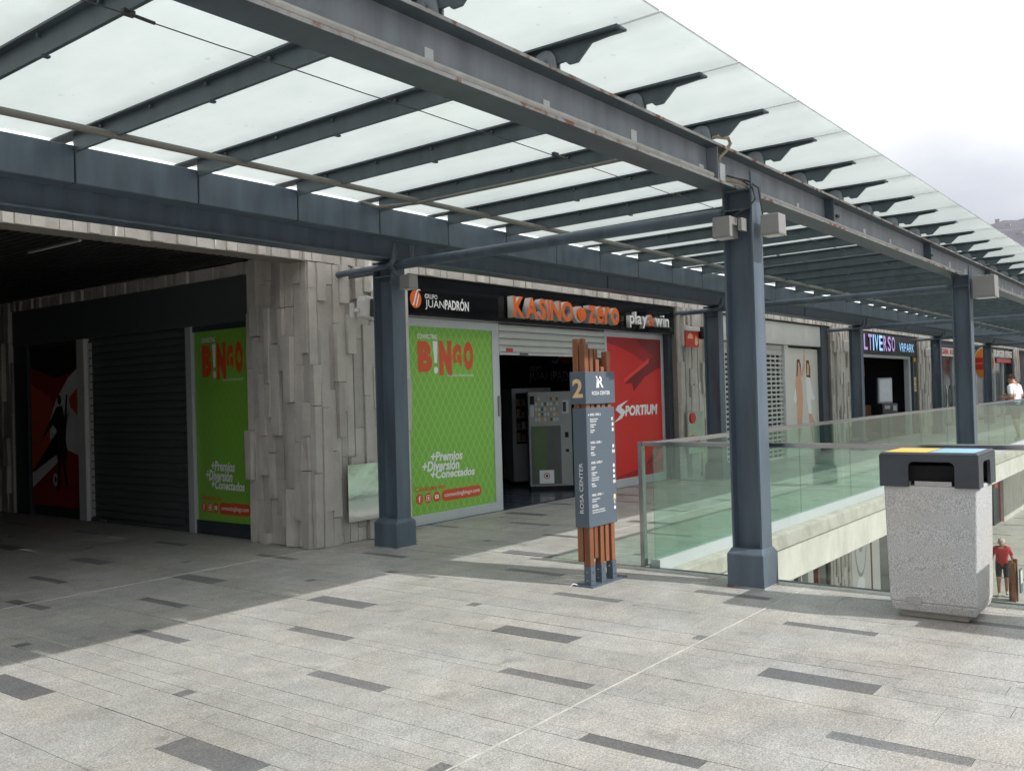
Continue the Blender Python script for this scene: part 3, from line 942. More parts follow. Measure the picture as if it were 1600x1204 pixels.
# floodlight boxes and junction box on the columns
def flood(label, c, sz, rz=0, tilt=False):
    t = thing('floodlight', label, 'floodlight', c, 'small grey floodlights on the canopy')
    mb = MB(); h = sz/2
    mb.frustum((c[0]-h, c[0]+h, c[1]-h, c[1]+h), (c[0]-h*.96, c[0]+h*.96, c[1]-h*.96, c[1]+h*.96), c[2]-h*1.02, c[2]+h*1.02)
    mb.build('housing', 'galv', t, bevel=.006)
    mb = MB(); mb.box(c[0]-h*1.03, c[0]+h*1.03, c[1]-h*1.03, c[1]+h*1.03, c[2]-h*1.13, c[2]-h*1.025); mb.build('lens_rim', 'galv', t, bevel=.003)
    mb = MB(); mb.box(c[0]-h*.8, c[0]+h*.8, c[1]-h*.8, c[1]+h*.8, c[2]-h*1.16, c[2]-h*1.135); mb.build('lens', 'offwhite', t)
    mb = MB(); mb.box(c[0]-.02, c[0]+.02, c[1]-h*.5, c[1]+h*.5, c[2]+h*.2, c[2]+h*.9); mb.build('mount', 'galv', t)
    return t
f1 = flood('grey box floodlight on the left face of the column by the balustrade', (6.955, 3.12, 2.87), .155)
mb = MB(); mb.box(6.93, 7.03, 2.97, 3.0, 2.83, 2.93); mb.build('connector_box', 'galv', f1)
f2 = flood('grey box floodlight on the right face of the column by the balustrade', (7.14, 2.795, 2.875), .155)
flood('small grey floodlight on the column before the green poster', (7.17, 6.80, 2.81), .14)
flood('grey floodlight on the column above the litter bin', (15.15, 2.73, 2.99), .30)
jb = thing('junction_box', 'small grey cable box with tan sleeve on the lower beam flange', 'box', (6.80, 3.085, 3.197))
mb = MB(); mb.box(6.755, 6.85, 3.055, 3.125, 3.198, 3.345); mb.build('housing', 'alu', jb, bevel=.006)
mb = MB(); mb.tube([(6.80, 3.09, 3.345), (6.80, 3.08, 3.40), (6.86, 3.045, 3.46), (6.88, 3.02, 3.51), (6.84, 3.02, 3.545), (6.76, 3.08, 3.55), (6.70, 3.12, 3.53)], .015, 8); mb.build('tan_sleeve', 'cable_tan', jb, True)
mb = MB(); mb.tube([(6.85, 3.07, 3.225), (6.95, 3.055, 3.235), (7.02, 2.99, 3.215), (7.06, 2.97, 3.19)], .015, 8); mb.build('tan_sleeve', 'cable_tan', jb, True)
mb = MB(); mb.tube([(6.86, 3.05, 3.26), (7.0, 2.98, 3.235), (7.015, 2.91, 3.17), (7.015, 2.885, 3.08), (7.01, 2.93, 3.02), (6.97, 3.06, 2.96)], .007, 6); mb.build('black_lead', 'cable', jb, True)
mb = MB(); mb.tube([(6.86, 3.05, 3.255), (7.04, 2.96, 3.235), (7.07, 2.88, 3.17), (7.10, 2.875, 3.05), (7.12, 2.87, 2.955)], .007, 6); mb.build('black_lead', 'cable', jb, True)

# ------------------------------------------------------------------ balustrades
def rail_run(label, axis, fixed, a0, a1, step, first):
    base = (fixed, (a0+a1)/2, 0) if axis == 'y' else ((a0+a1)/2, fixed, 0)
    t = thing('glass_balustrade', label, 'balustrade', base)
    def bx(s0, s1, off0, off1, z0, z1):
        mb = MB()
        if axis == 'y': mb.box(fixed+off0, fixed+off1, s0, s1, z0, z1)
        else: mb.box(s0, s1, fixed+off0, fixed+off1, z0, z1)
        return mb
    bx(a0, a1, -.032, .032, 1.092, 1.130).build('handrail', 'stainless', t, bevel=.004)
    s = a0
    n = 0
    cuts = [a0]
    while cuts[-1] < a1-.3:
        cuts.append(min(a1, cuts[-1]+(first if n == 0 else step))); n += 1
    for u0, u1 in zip(cuts, cuts[1:]):
        bx(u0+.002, u1-.002, -.007, .007, .0 if axis == 'y' else .062, 1.0915).build('glass_panel', 'rail_glass_clear' if axis == 'y' else 'rail_glass', t)
    return t, bx
nb, bx = rail_run('near glass balustrade with steel end post beside the wooden signpost', 'y', 7.43, -9, 4.19, 1.9, 1.9)
bx(4.192, 4.232, -.03, .03, .0, 1.0915).build('end_post', 'stainless', nb)
bx(4.192, 4.232, -.032, .032, 1.092, 1.130).build('rail_cap', 'stainless', nb)
bx(-9, 4.19, -.03, .03, -.045, -.003).build('shoe', 'steel_dark', nb)
fbn, bx = rail_run('long glass balustrade receding along the walkway edge above pale concrete', 'x', 4.12, 7.47, 55, 1.92, 1.75)
bx(7.47, 55, -.045, .045, -.048, .0615).build('shoe_channel', 'alu', fbn)

# ================================================================== CASINO SHOPFRONT
cs = thing('casino_shopfront', 'casino shopfront with black fascia, green and red window posters and open door', 'shopfront', (11.6, 7.95, 0))
F = facade(7.95)
# fascia board
mb = MB(); mb.box(8.11, 15.08, 7.80, 8.04, 2.585, 3.08)
sb = mb.build('sign_board', 'sign_black', cs, bevel=.01)
for xs in (9.9, 12.75):
    pass
S = facade(7.80)
flat('logo_disc', S, ellipse(8.335, 2.79, .10, .112), .004, 'orange', sb)
flat('logo_stroke', S, [(8.27, 2.71), (8.30, 2.71), (8.335, 2.80), (8.36, 2.875), (8.39, 2.90), (8.43, 2.895), (8.40, 2.915), (8.355, 2.90), (8.325, 2.84), (8.295, 2.75)], .006, 'white', sb)
flat('logo_stroke', S, [(8.335, 2.70), (8.35, 2.70), (8.375, 2.77), (8.395, 2.84), (8.385, 2.86), (8.36, 2.79)], .006, 'white', sb)
lettering('lettering', 'GRUPO', S, 8.50, 8.73, 2.808, 2.865, .004, 'white', sb, bold=.004)
lettering('lettering', 'JUAN', S, 8.505, 8.86, 2.672, 2.795, .004, 'white', sb)
lettering('lettering', 'PADRÓN', S, 8.87, 9.34, 2.690, 2.845, .004, 'white', sb, bold=.03)
def letters(word, a0, a1, b0, b1, pl, out, depth, face, side, parent, bold=.05, shear=0, lower=0):
    """One extruded letter per character, advance widths from the glyphs."""
    ws = []
    for ch in word:
        me = glyphs(ch, 0, bold, shear)
        xs = [v.co.x for v in me.vertices]; ys = [v.co.y for v in me.vertices]
        ws.append((max(xs)-min(xs), min(ys), max(ys)))
        bpy.data.meshes.remove(me)
    gap = .075
    tot = sum(w for w, _, _ in ws)+gap*(len(ws)-1)
    k = (a1-a0)/tot
    ymin, ymax = min(w[1] for w in ws), max(w[2] for w in ws)
    kb = (b1-b0)/(ymax-ymin)
    a = a0
    for ch, (w, y0, y1) in zip(word, ws):
        lettering('sign_letter', ch, pl, a, a+w*k, b0+(y0-ymin)*kb, b0+(y1-ymin)*kb, out, face, parent, depth, bold, shear, side)
        a += (w+gap)*k
letters('KASINO', 10.14, 11.62, 2.645, 2.945, S, .03, .10, 'orange', 'letter_side', sb, .034)
letters('zero', 12.03, 12.95, 2.655, 2.93, S, .03, .10, 'orange', 'letter_side', sb, .034)
mb = MB(); mb.prism(ellipse(11.86, 2.775, .115, .10), .03, .13, lambda s, t, w: S.at(s, t, w)); mb.build('sign_letter', ['orange'], sb)
mb = MB(); mb.prism(ellipse(11.84, 2.775, .145, .125), .02, .10, lambda s, t, w: S.at(s, t, w)); mb.build('sign_dot_return', ['letter_side'], sb)
letters('play', 13.36, 13.94, 2.645, 2.91, S, .02, .07, 'white', 'letter_side', sb, .012)
letters('&', 13.98, 14.18, 2.695, 2.885, S, .02, .07, 'orange', 'letter_side', sb, .012)
letters('win', 14.22, 14.72, 2.695, 2.90, S, .02, .07, 'white', 'letter_side', sb, .012)
# dark return on the right, aluminium frames
mb = MB(); mb.box(14.93, 15.085, 7.86, 8.06, 0, 2.583); mb.build('dark_jamb', 'steel_dark', cs)
mb = MB(); mb.box(8.105, 8.135, 7.90, 8.06, 0, 2.583); mb.build('jamb', 'steel_dark', cs)
def window(x0, x1, z0, z1, zb, zt, pmat, name):
    fr = MB()
    fr.box(x0, x1, 7.955, 8.02, 0.0, z0); fr.box(x0, x1, 7.955, 8.02, z1, zt)
    fr.box(x0, x0+.045, 7.953, 8.02, z0, z1); fr.box(x1-.085, x1, 7.953, 8.02, z0, z1)
    f = fr.build('window_frame', 'alu', cs, bevel=.004)
    p = MB(); p.box(x0+.046, x1-.086, 7.965, 7.975, z0+.001, z1-.001)
    return f, p.build(name, pmat, cs)
wf, pg = window(8.14, 10.09, .125, 2.475, 0, 2.583, 'green_x', 'bingo_poster')
P = facade(7.965)
def bingo(pl, a0, zf, parent, clipw=None, gx=1.0):
    """Flat printed lettering of the bingo poster; a0 is the poster's left edge."""
    def L(body, u0, u1, z0, z1, m, **k):
        return lettering('print', body, pl, a0+u0*gx, a0+u1*gx, z0, z1, .002, m, parent, **k)
    L('CONNECTING', .20, .57, 2.325, 2.385, 'white', bold=.03)
    L('B', .20, .47, 1.905, 2.295, 'red_print', bold=.07)
    flat('print', pl, [(a0+u*gx, z) for u, z in ((.485, 2.30), (.575, 2.30), (.560, 2.02), (.510, 2.02))], .002, 'white', parent)
    flat('print', pl, ellipse(a0+.535*gx, 1.93, .040*gx, .045, 14), .002, 'white', parent)
    L('N', .60, .845, 1.865, 2.31, 'red_print', bold=.09)
    L('G', .865, 1.045, 1.94, 2.275, 'red_print', bold=.08)
    L('O', 1.085, 1.285, 1.93, 2.315, 'red_print', bold=.09)
    L('BINGO ELECTRONICO DE RED', .76, 1.28, 1.850, 1.878, 'white', bold=.01)
    L('+Premios', .39, 1.01, .775, .895, 'white', bold=.035, shear=.2, slope=-.02)
    L('+Diversión', .23, .94, .655, .785, 'white', bold=.035, shear=.2, slope=-.02)
    L('+Conectados', .38, 1.25, .555, .665, 'white', bold=.035, shear=.2, slope=-.02)
    L('Conéctate', .09, .50, .415, .480, 'red_print', bold=.018)
    L('en:', .53, .66, .415, .460, 'red_print', bold=.018)
    for k, u in enumerate((.165, .325, .485)):
        flat('print', pl, ellipse(a0+u*gx, .325, .066*gx, .066), .002, 'red_print', parent)
        if k == 0: L('f', u-.02, u+.02, .285, .365, 'white', bold=.02).location = pl.n*.002
        elif k == 1:
            for r0, r1 in ((.036, .028),):
                flat('print', pl, [(a0+(u+x)*gx, .325+z) for x, z in ((-r0, -r0), (r0, -r0), (r0, r0), (-r0, r0))], .003, 'white', parent)
                flat('print', pl, [(a0+(u+x)*gx, .325+z) for x, z in ((-r1, -r1), (r1, -r1), (r1, r1), (-r1, r1))], .004, 'red_print', parent)
                flat('print', pl, ellipse(a0+u*gx, .325, .016, .016, 10), .005, 'white', parent)
        else:
            flat('print', pl, [(a0+(u+x)*gx, .325+z) for x, z in ((-.034, -.024), (.034, -.024), (.034, .024), (-.034, .024))], .003, 'white', parent)
            flat('print', pl, [(a0+(u+x)*gx, .325+z) for x, z in ((-.010, -.013), (.014, 0), (-.010, .013))], .004, 'red_print', parent)
    pill = [(a0+(.65+.07*math.cos(t))*gx, .325+.072*math.sin(t)) for t in [math.pi/2+math.pi*k/8 for k in range(9)]] + \
           [(a0+(1.31+.07*math.cos(t))*gx, .325+.072*math.sin(t)) for t in [-math.pi/2+math.pi*k/8 for k in range(9)]]
    flat('print', pl, pill, .002, 'red_print', parent)
    L('connectingbingo.com', .63, 1.34, .290, .358, 'white', bold=.012)
    # the L above sits proud of the pill
    parent.children[-1].location = pl.n*.002
bingo(P, 8.32, 0, pg)
# doorway: header shutter box with rolled slats, jambs
mb = MB(); mb.box(10.09, 10.16, 7.955, 8.03, 0, 2.583); mb.build('door_jamb', 'alu', cs, bevel=.004)
mb = MB(); mb.box(10.095, 10.145, 7.935, 7.9545, 1.30, 1.58); mb.build('door_lock', 'galv', cs, bevel=.004)
me_slat = unit_box('shutter_slat', 'shutter_grey', .0)
for k in range(4):
    z = 2.185+k*.1
    mb = MB(); mb.prism([(7.97, z), (7.957, z+.02), (7.952, z+.05), (7.957, z+.082), (7.97, z+.094)], 10.165, 12.93, lambda s, t, w: (w, s, t))
    mb.build('shutter_slat', 'shutter_grey', cs)
mb = MB(); mb.box(10.165, 12.93, 7.945, 7.985, 2.15, 2.182); mb.build('shutter_bottom_bar', 'shutter_grey', cs)
mb = MB(); mb.box(10.32, 10.46, 7.942, 7.951, 2.195, 2.245); mb.build('shutter_label', 'burger_red', cs)
mb = MB(); mb.box(10.62, 10.80, 7.925, 7.9445, 2.155, 2.178); mb.build('shutter_handle', 'steel_dark', cs)
mb = MB(); mb.box(12.93, 12.96, 7.95, 8.03, 0, 2.583); mb.build('door_jamb', 'alu', cs)
wf2, rp = window(12.965, 14.925, .145, 2.50, 0, 2.583, 'red', 'red_poster')
def RP(poly, m, o=.002): flat('print', P, poly, o, m, rp)
RP([(13.02, 2.49), (14.83, 2.49), (14.83, 1.98), (14.30, 2.06), (13.9, 2.22), (13.4, 2.34), (13.02, 2.40)], 'red_mid')
RP([(13.95, 2.488), (14.83, 2.488), (14.83, 2.12), (14.4, 2.26)], 'red_dark', .003)
RP([(13.55, 1.72), (14.55, 2.20), (14.83, 2.17), (14.83, 2.02), (14.25, 1.84), (13.85, 1.60), (13.82, 1.74)], 'red_dark', .004)
RP([(13.52, 1.80), (14.40, 2.16), (14.40, 2.08), (13.52, 1.74)], 'red_light', .005)
RP([(14.15, .30), (14.83, .72), (14.83, .62), (14.45, .34)], 'red_dark', .003)
RP([(13.02, .16), (14.83, .16), (14.83, .42), (14.3, .30), (13.7, .24)], 'red_mid')
lettering('print', 'PORTIUM', P, 13.54, 14.66, 1.18, 1.36, .004, 'white', rp, bold=.05, shear=.12)
RP([(13.16, 1.08), (13.34, 1.17), (13.40, 1.22), (13.24, 1.29), (13.30, 1.36), (13.66, 1.45), (13.48, 1.37), (13.42, 1.33), (13.56, 1.26), (13.44, 1.15)], 'white', .004)
# room behind the door
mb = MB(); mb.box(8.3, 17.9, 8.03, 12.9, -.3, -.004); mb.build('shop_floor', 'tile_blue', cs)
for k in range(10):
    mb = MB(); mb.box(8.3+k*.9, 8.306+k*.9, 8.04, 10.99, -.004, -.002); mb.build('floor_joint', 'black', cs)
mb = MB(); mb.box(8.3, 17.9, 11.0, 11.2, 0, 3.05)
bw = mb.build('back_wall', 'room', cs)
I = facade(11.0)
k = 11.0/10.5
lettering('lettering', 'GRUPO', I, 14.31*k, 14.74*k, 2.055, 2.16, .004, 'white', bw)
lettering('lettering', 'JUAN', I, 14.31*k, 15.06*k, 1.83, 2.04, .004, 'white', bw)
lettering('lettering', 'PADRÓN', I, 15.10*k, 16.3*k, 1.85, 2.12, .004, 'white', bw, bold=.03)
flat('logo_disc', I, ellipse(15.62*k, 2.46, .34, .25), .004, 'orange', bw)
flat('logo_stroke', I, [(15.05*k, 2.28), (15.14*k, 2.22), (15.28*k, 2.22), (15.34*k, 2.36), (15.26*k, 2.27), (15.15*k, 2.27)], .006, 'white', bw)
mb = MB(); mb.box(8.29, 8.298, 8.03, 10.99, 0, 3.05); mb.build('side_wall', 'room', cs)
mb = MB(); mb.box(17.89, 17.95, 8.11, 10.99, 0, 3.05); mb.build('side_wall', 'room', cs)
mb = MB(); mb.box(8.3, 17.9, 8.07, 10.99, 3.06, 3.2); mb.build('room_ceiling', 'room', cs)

# ------------------------------------------------------------------ vending machines in the doorway
def rot_thing(t, ang):
    t.rotation_euler.z = ang
def machine_parts(t, w, d, h):
    pass
vm = thing('vending_machine', 'grey vending machine with green panel just inside the casino door', 'vending machine', (12.66, 8.88, 0))
def lb(parent, name, m, x0, x1, y0, y1, z0, z1, bevel=0):
    """box in the thing's own coordinates (front faces -y)."""
    mb = MB(); mb.box(x0, x1, y0, y1, z0, z1)
    o = mb.build(name, m, parent, bevel=bevel)
    o.matrix_parent_inverse = Matrix.Identity(4)
    return o
lb(vm, 'cabinet', 'machine', -.36, .36, 0, .62, .06, 1.63, .012)
lb(vm, 'plinth', 'black', -.34, .36, .02, .6, 0, .06)
lb(vm, 'front_panel', 'machine_k', -.32, .17, -.012, -.001, .10, 1.06)
lb(vm, 'green_panel', 'machine_g', -.28, -.08, -.016, -.0125, .34, 1.055)
lb(vm, 'notice', 'white', -.20, .04, -.020, -.0165, .11, .33)
for nm, r0, m in (('notice_ring', .052, 'burger_red'), ('notice_ring', .040, 'white')):
    mb = MB(); mb.prism(ellipse(-.08, .235, r0, r0, 16), -.0215 if m == 'white' else -.0205, -.0195, lambda s, t, w: (s, w, t))
    mb.build(nm, m, vm).matrix_parent_inverse = Matrix.Identity(4)
lb(vm, 'notice_bar', 'print_black', -.10, -.06, -.0225, -.0217, .215, .255)
for r_ in range(5):
    for c_ in range(8):
        g = rng.choice(('machine_w', 'snack', 'machine_k', 'machine_w', 'amber', 'machine_w'))
        zz, xx = 1.14+r_*.085, -.245+c_*.05
        if r_ == 4 and c_ in (2, 3, 4): continue
        lb(vm, 'product_button', g, xx, xx+.034, -.008, -.001, zz, zz+.055)
lb(vm, 'coin_panel', 'machine_w', .20, .31, -.014, -.001, 1.26, 1.48)
lb(vm, 'screen', 'screen', .215, .27, -.018, -.0145, 1.29, 1.45)
lb(vm, 'coin_slot', 'black', .24, .30, -.006, -.001, .86, .95)
lb(vm, 'coin_slot', 'black', .25, .30, -.006, -.001, .62, .67)
lb(vm, 'emblem', 'black', -.33, -.255, -.006, -.001, 1.42, 1.56)
lb(vm, 'tag', 'machine_w', -.325, -.265, -.008, -.0065, 1.22, 1.40)
vm.rotation_euler.z = R(-51)
v2 = thing('vending_machine', 'white framed glass front snack machine left of the grey one', 'vending machine', (13.30, 9.83, 0))
lb(v2, 'cabinet', 'machine_w', -.26, .45, .03, .75, .05, 1.70, .01)
lb(v2, 'plinth', 'black', -.24, .43, .05, .7, 0, .05)
lb(v2, 'door_frame', 'machine_w', -.27, -.20, -.01, .029, .06, 1.70)
lb(v2, 'door_frame', 'machine_w', -.199, .45, -.01, .029, 1.62, 1.70)
lb(v2, 'door_frame', 'machine_w', -.199, .45, -.01, .029, .06, .72)
lb(v2, 'display_back', 'black', -.198, .45, .018, .0285, .722, 1.618)
for k in range(4):
    lb(v2, 'shelf', 'machine', -.195, .44, -.006, .016, .76+k*.21, .775+k*.21)
    for j in range(5):
        lb(v2, 'snack', rng.choice(('snack', 'offwhite', 'snack')), -.185+j*.09, -.125+j*.09, -.004, .015, .778+k*.21, .778+k*.21+rng.uniform(.09, .14))
v2.rotation_euler.z = R(-38)
sh = thing('shelf_rack', 'dark display rack with small goods in the casino doorway', 'rack', (12.2, 9.75, 0))
lb(sh, 'upright', 'machine', -.4, -.37, 0, .03, 0, 1.7); lb(sh, 'upright', 'machine', .1, .13, 0, .03, 0, 1.7)
for k in range(5):
    lb(sh, 'shelf', 'machine', -.37, .1, 0, .3, .4+k*.26, .415+k*.26)
    for j in range(4):
        lb(sh, 'item', rng.choice(('snack', 'offwhite', 'machine', 'yellow')), -.35+j*.11, -.29+j*.11, .02, .1, .416+k*.26, .416+k*.26+rng.uniform(.06, .14))
sh.rotation_euler.z = R(-30)

# ================================================================== PASSAGE SHOPFRONT
ps = thing('passage_shopfront', 'closed dark shopfront in the shaded passage with shutter and two posters', 'shopfront', (6.75, 11.6, 0))
mb = MB(); mb.box(6.70, 6.97, 8.87, 14.70, 2.535, 3.062)
hb = mb.build('shutter_box', 'shutter_dark', ps, bevel=.01)
mb = MB(); mb.box(6.79, 6.97, 8.87, 14.70, 0, 2.534); mb.build('backing', 'steel_dark', ps)
W = sidewall(6.76)
mb = MB(); mb.box(6.76, 6.7895, 8.70, 10.06, .165, 2.465); gp = mb.build('bingo_poster', 'green_y', ps)
bingo(W, -10.06, 0, gp, gx=.745)
mb = MB(); mb.box(6.745, 6.789, 8.70, 10.08, 2.466, 2.534); mb.build('window_frame', 'steel_dark', ps)
mb = MB(); mb.box(6.745, 6.789, 8.70, 10.08, .0, .164); mb.build('window_frame', 'steel_dark', ps)
mb = MB(); mb.box(6.72, 6.789, 10.08, 10.20, 0, 2.534); mb.build('window_post', 'alu', ps)
for k in range(25):
    z = .05+k*.0993
    mb = MB(); mb.prism([(6.788, z), (6.774, z+.012), (6.768, z+.05), (6.774, z+.085), (6.788, z+.097)], 10.203, 12.60, lambda s, t, w: (s, w, t))
    mb.build('shutter_slat', 'shutter_dark', ps)
mb = MB(); mb.box(6.755, 6.789, 10.203, 12.60, .0, .046); mb.build('shutter_bottom_bar', 'shutter_dark', ps)
mb = MB(); mb.box(6.735, 6.7545, 12.2, 12.32, .012, .036); mb.build('shutter_lock', 'galv', ps)
mb = MB(); mb.box(6.70, 6.789, 12.603, 12.80, 0, 2.534); mb.build('window_post', 'offwhite', ps)
for k in range(22):
    mb = MB(); mb.box(6.756, 6.766, 12.50, 12.601, .07+k*.11, .165+k*.11); mb.build('shutter_guide', 'offwhite', ps)
mb = MB(); mb.box(6.76, 6.7895, 12.80, 14.28, .15, 2.50); sp = mb.build('football_poster', 'red_mid', ps)
def SP(poly, m, o=.002): flat('print', W, [(-a, b) for a, b in poly], o, m, sp)
SP([(14.27, 1.95), (13.7, 1.75), (13.45, 1.3), (13.5, .9), (14.27, .62)], 'red_print')
SP([(14.27, 2.49), (12.81, 2.49), (12.81, 2.12), (13.5, 2.02), (14.27, 2.20)], 'print_black', .0015)
SP([(12.81, 1.35), (13.35, 1.55), (13.25, 1.80), (12.81, 2.0)], 'red_print', .0025)
SP([(12.81, 2.18), (13.15, 2.02), (13.5, 1.72), (13.70, 1.42), (13.72, 1.15), (13.55, .92), (13.5, .80), (14.27, .40), (14.27, .62), (13.3, 1.0), (12.81, .88), (12.81, 1.42), (13.1, 1.58), (13.15, 1.72), (12.81, 1.92)], 'white', .003)
# footballer silhouette
SP(ellipse(13.42, 1.70, .055, .075, 12), 'print_black', .004)
SP([(13.50, 1.60), (13.34, 1.62), (13.28, 1.45), (13.22, 1.78), (13.18, 1.77), (13.23, 1.36), (13.26, 1.12), (13.22, .98), (13.28, .72), (13.20, .45), (13.26, .44), (13.35, .74), (13.36, .95), (13.42, .72), (13.46, .40), (13.54, .40), (13.50, .72), (13.50, 1.0), (13.48, 1.25), (13.62, 1.34), (13.88, 1.16), (13.92, 1.10), (13.90, 1.20), (13.64, 1.46)], 'print_black', .005)
SP(ellipse(13.58, .54, .075, .10, 14), 'offwhite', .004); SP(ellipse(13.575, .545, .035, .045, 5), 'print_black', .005)
mb = MB(); mb.box(6.72, 6.97, 14.30, 14.70, 0, 2.534); mb.build('dark_jamb', 'steel_dark', ps)
mb = MB(); mb.box(6.745, 6.789, 12.81, 14.29, 2.502, 2.534); mb.build('window_frame', 'steel_dark', ps)

# ================================================================== FURTHER SHOPS
s2 = thing('perfume_shopfront', 'closed shop with pale perforated shutter and poster of two women', 'shopfront', (20, 8, 0))
mb = MB(); mb.box(16.64, 16.95, 7.86, 8.06, 0, 3.08); mb.build('dark_jamb', 'steel_dark', s2)
mb = MB(); mb.box(22.86, 23.35, 7.82, 8.06, 0, 3.08); mb.build('dark_jamb', 'steel_dark', s2)
mb = MB(); mb.box(16.95, 22.855, 7.84, 8.06, 2.56, 3.06); mb.build('shutter_box', 'shutter_grey', s2, bevel=.01)
mb = MB(); mb.box(16.95, 22.855, 8.06, 8.1, 0, 3.06); mb.build('backing', 'room', s2)
mb = MB(); mb.box(20.62, 20.84, 7.90, 8.055, 0, 2.559); mb.build('window_post', 'offwhite', s2)
for k in range(25):
    z = .02+k*.101
    mb = MB()
    if k > 22: mb.box(16.95, 20.62, 7.96, 7.975, z, z+.098)
    else:
        mb.box(16.95, 20.62, 7.96, 7.975, z, z+.022); mb.box(16.95, 20.62, 7.96, 7.975, z+.076, z+.098)
        x = 16.95
        while x < 20.55:
            mb.box(x, x+.05, 7.96, 7.975, z+.022, z+.076); x += .27
    mb.build('shutter_slat', 'shutter_grey', s2)
mb = MB(); mb.box(20.84, 22.855, 7.93, 7.99, .1, 2.50); pp = mb.build('poster', 'beige_print', s2)
mb = MB(); mb.box(20.84, 22.855, 7.92, 8.05, 0, .099); mb.build('sill', 'offwhite', s2)
Q = facade(7.93)
def PP(poly, m, o=.002): flat('print', Q, [(21.86+(a-21.86)*1.35, 1.38+(b-1.38)*1.06) for a, b in poly], o, m, pp)
# two standing figures in pale dresses, arms up, on a cream ground
PP([(21.50, 1.88), (21.44, 1.50), (21.50, 1.10), (21.48, .62), (21.60, .42), (21.70, .62), (21.80, 1.2), (21.78, 1.62), (21.70, 1.88)], 'peach')
PP([(21.56, 1.78), (21.74, 1.80), (21.70, 2.02), (21.60, 2.04)], 'peach', .003)
PP(ellipse(21.64, 2.05, .045, .085, 12), 'peach', .0035)
PP([(21.54, 2.0), (21.56, 2.18), (21.68, 2.20), (21.74, 2.08), (21.74, 1.80), (21.52, 1.82)], 'hair_brown', .0025)
PP([(21.74, 1.86), (21.86, 2.06), (21.92, 2.42), (21.96, 2.42), (21.94, 2.02), (21.82, 1.78)], 'peach', .004)
PP([(21.98, 1.86), (22.16, 1.84), (22.26, 1.52), (22.42, 1.30), (22.30, 1.26), (22.20, 1.30), (22.22, .96), (22.06, .98), (21.98, 1.3)], 'white', .003)
PP([(22.02, 1.84), (22.14, 1.84), (22.14, 1.98), (22.04, 1.98)], 'peach', .004)
PP(ellipse(22.09, 2.03, .045, .085, 12), 'peach', .0045)
PP([(22.0, 2.0), (22.02, 2.18), (22.14, 2.18), (22.20, 2.0), (22.20, 1.78), (22.0, 1.80)], 'hair_brown', .0035)
PP([(22.06, .97), (22.20, .96), (22.40, .72), (22.30, .66), (22.22, .80), (22.28, .35), (22.22, .32), (22.12, .70)], 'peach', .003)
PP([(21.34, 1.32), (21.46, 1.58), (21.50, 1.30), (21.44, 1.20)], 'white', .003)
PP([(21.44, .95), (21.30, .60), (21.46, .52), (21.55, .60)], 'offwhite', .0025)

s3 = thing('arcade_shopfront', 'dark arcade shopfront with lit blue and violet letters', 'shopfront', (28, 8, 0))
mb = MB(); mb.box(24.96, 31.74, 7.80, 8.06, 2.46, 3.08); sb3 = mb.build('sign_board', 'room', s3)
S3 = facade(7.80)
a = 25.15
for ch, m_ in zip('MULTIVERSO', ('neon_violet', 'neon_violet', 'neon_violet', 'neon_violet', 'neon_blue', 'neon_blue', 'neon_blue', 'neon_violet', 'neon_violet', 'neon_violet')):
    w = .16 if ch == 'I' else .40
    lettering('sign_letter', ch, S3, a, a+w-.06, 2.56, 3.0, .03, m_, sb3, .04, .02, 0, 'room'); a += w+.02
letters('VRPARK', 29.55, 31.25, 2.58, 2.84, S3, .03, .02, 'neon_blue', 'room', sb3, 0)
mb = MB(); mb.box(31.38, 31.745, 7.83, 8.06, 0, 2.459); jb3 = mb.build('dark_jamb', 'steel_dark', s3)
mb = MB(); mb.box(31.16, 31.38, 7.90, 8.05, 0, 2.459); mb.build('door_jamb', 'alu', s3)
mb = MB(); mb.box(24.96, 31.16, 7.90, 8.05, 2.38, 2.459); mb.build('door_head', 'alu', s3)
mb = MB(); mb.box(26.2, 26.32, 7.90, 8.05, 0, 2.379); mb.build('door_jamb', 'alu', s3)
mb = MB(); mb.box(31.48, 31.68, 7.815, 7.829, 2.30, 2.43); mb.build('notice', 'amber', s3)
mb = MB(); mb.box(31.45, 31.68, 7.815, 7.829, 1.35, 1.80); mb.build('poster_case', 'offwhite', s3)
mb = MB(); mb.box(31.48, 31.65, 7.810, 7.8145, 1.40, 1.55); mb.build('notice', 'amber', s3)
mb = MB(); mb.box(31.48, 31.65, 7.810, 7.8145, 1.60, 1.75); mb.build('notice', 'amber', s3)
mb = MB(); mb.box(24.96, 34, 12.7, 12.9, 0, 3.05); bw3 = mb.build('back_wall', 'room', s3)
mb = MB(); mb.box(24.96, 31.74, 8.06, 12.7, -.3, -.004); mb.build('shop_floor', 'room', s3)
mb = MB(); mb.box(24.96, 31.74, 8.07, 12.7, 3.1, 3.2); mb.build('room_ceiling', 'room', s3)
for xx in (24.97, 31.75):
    mb = MB(); mb.box(xx, xx+.05, 8.07, 12.7, 0, 3.05); mb.build('side_wall', 'room', s3)
for xx in (29.3, 31.0):
    mb = MB(); mb.box(xx, xx+.62, 9.4, 9.42, 1.88, 2.28); pc = mb.build('picture', 'burger_red', s3)
    mb = MB(); mb.prism(ellipse(xx+.30, 2.06, .14, .13, 8), 9.395, 9.399, lambda s, t, w: (s, w, t)); mb.build('picture_motif', 'amber', pc)
mb = MB(); mb.tube([(25.3, 8.15, 1.45), (25.65, 8.15, 1.25), (25.75, 8.15, 1.05), (25.45, 8.15, .90), (25.25, 8.15, .95), (25.5, 8.15, .98), (25.55, 8.15, .55)], .03, 6); mb.build('neon_tube', 'neon_line', s3, True)
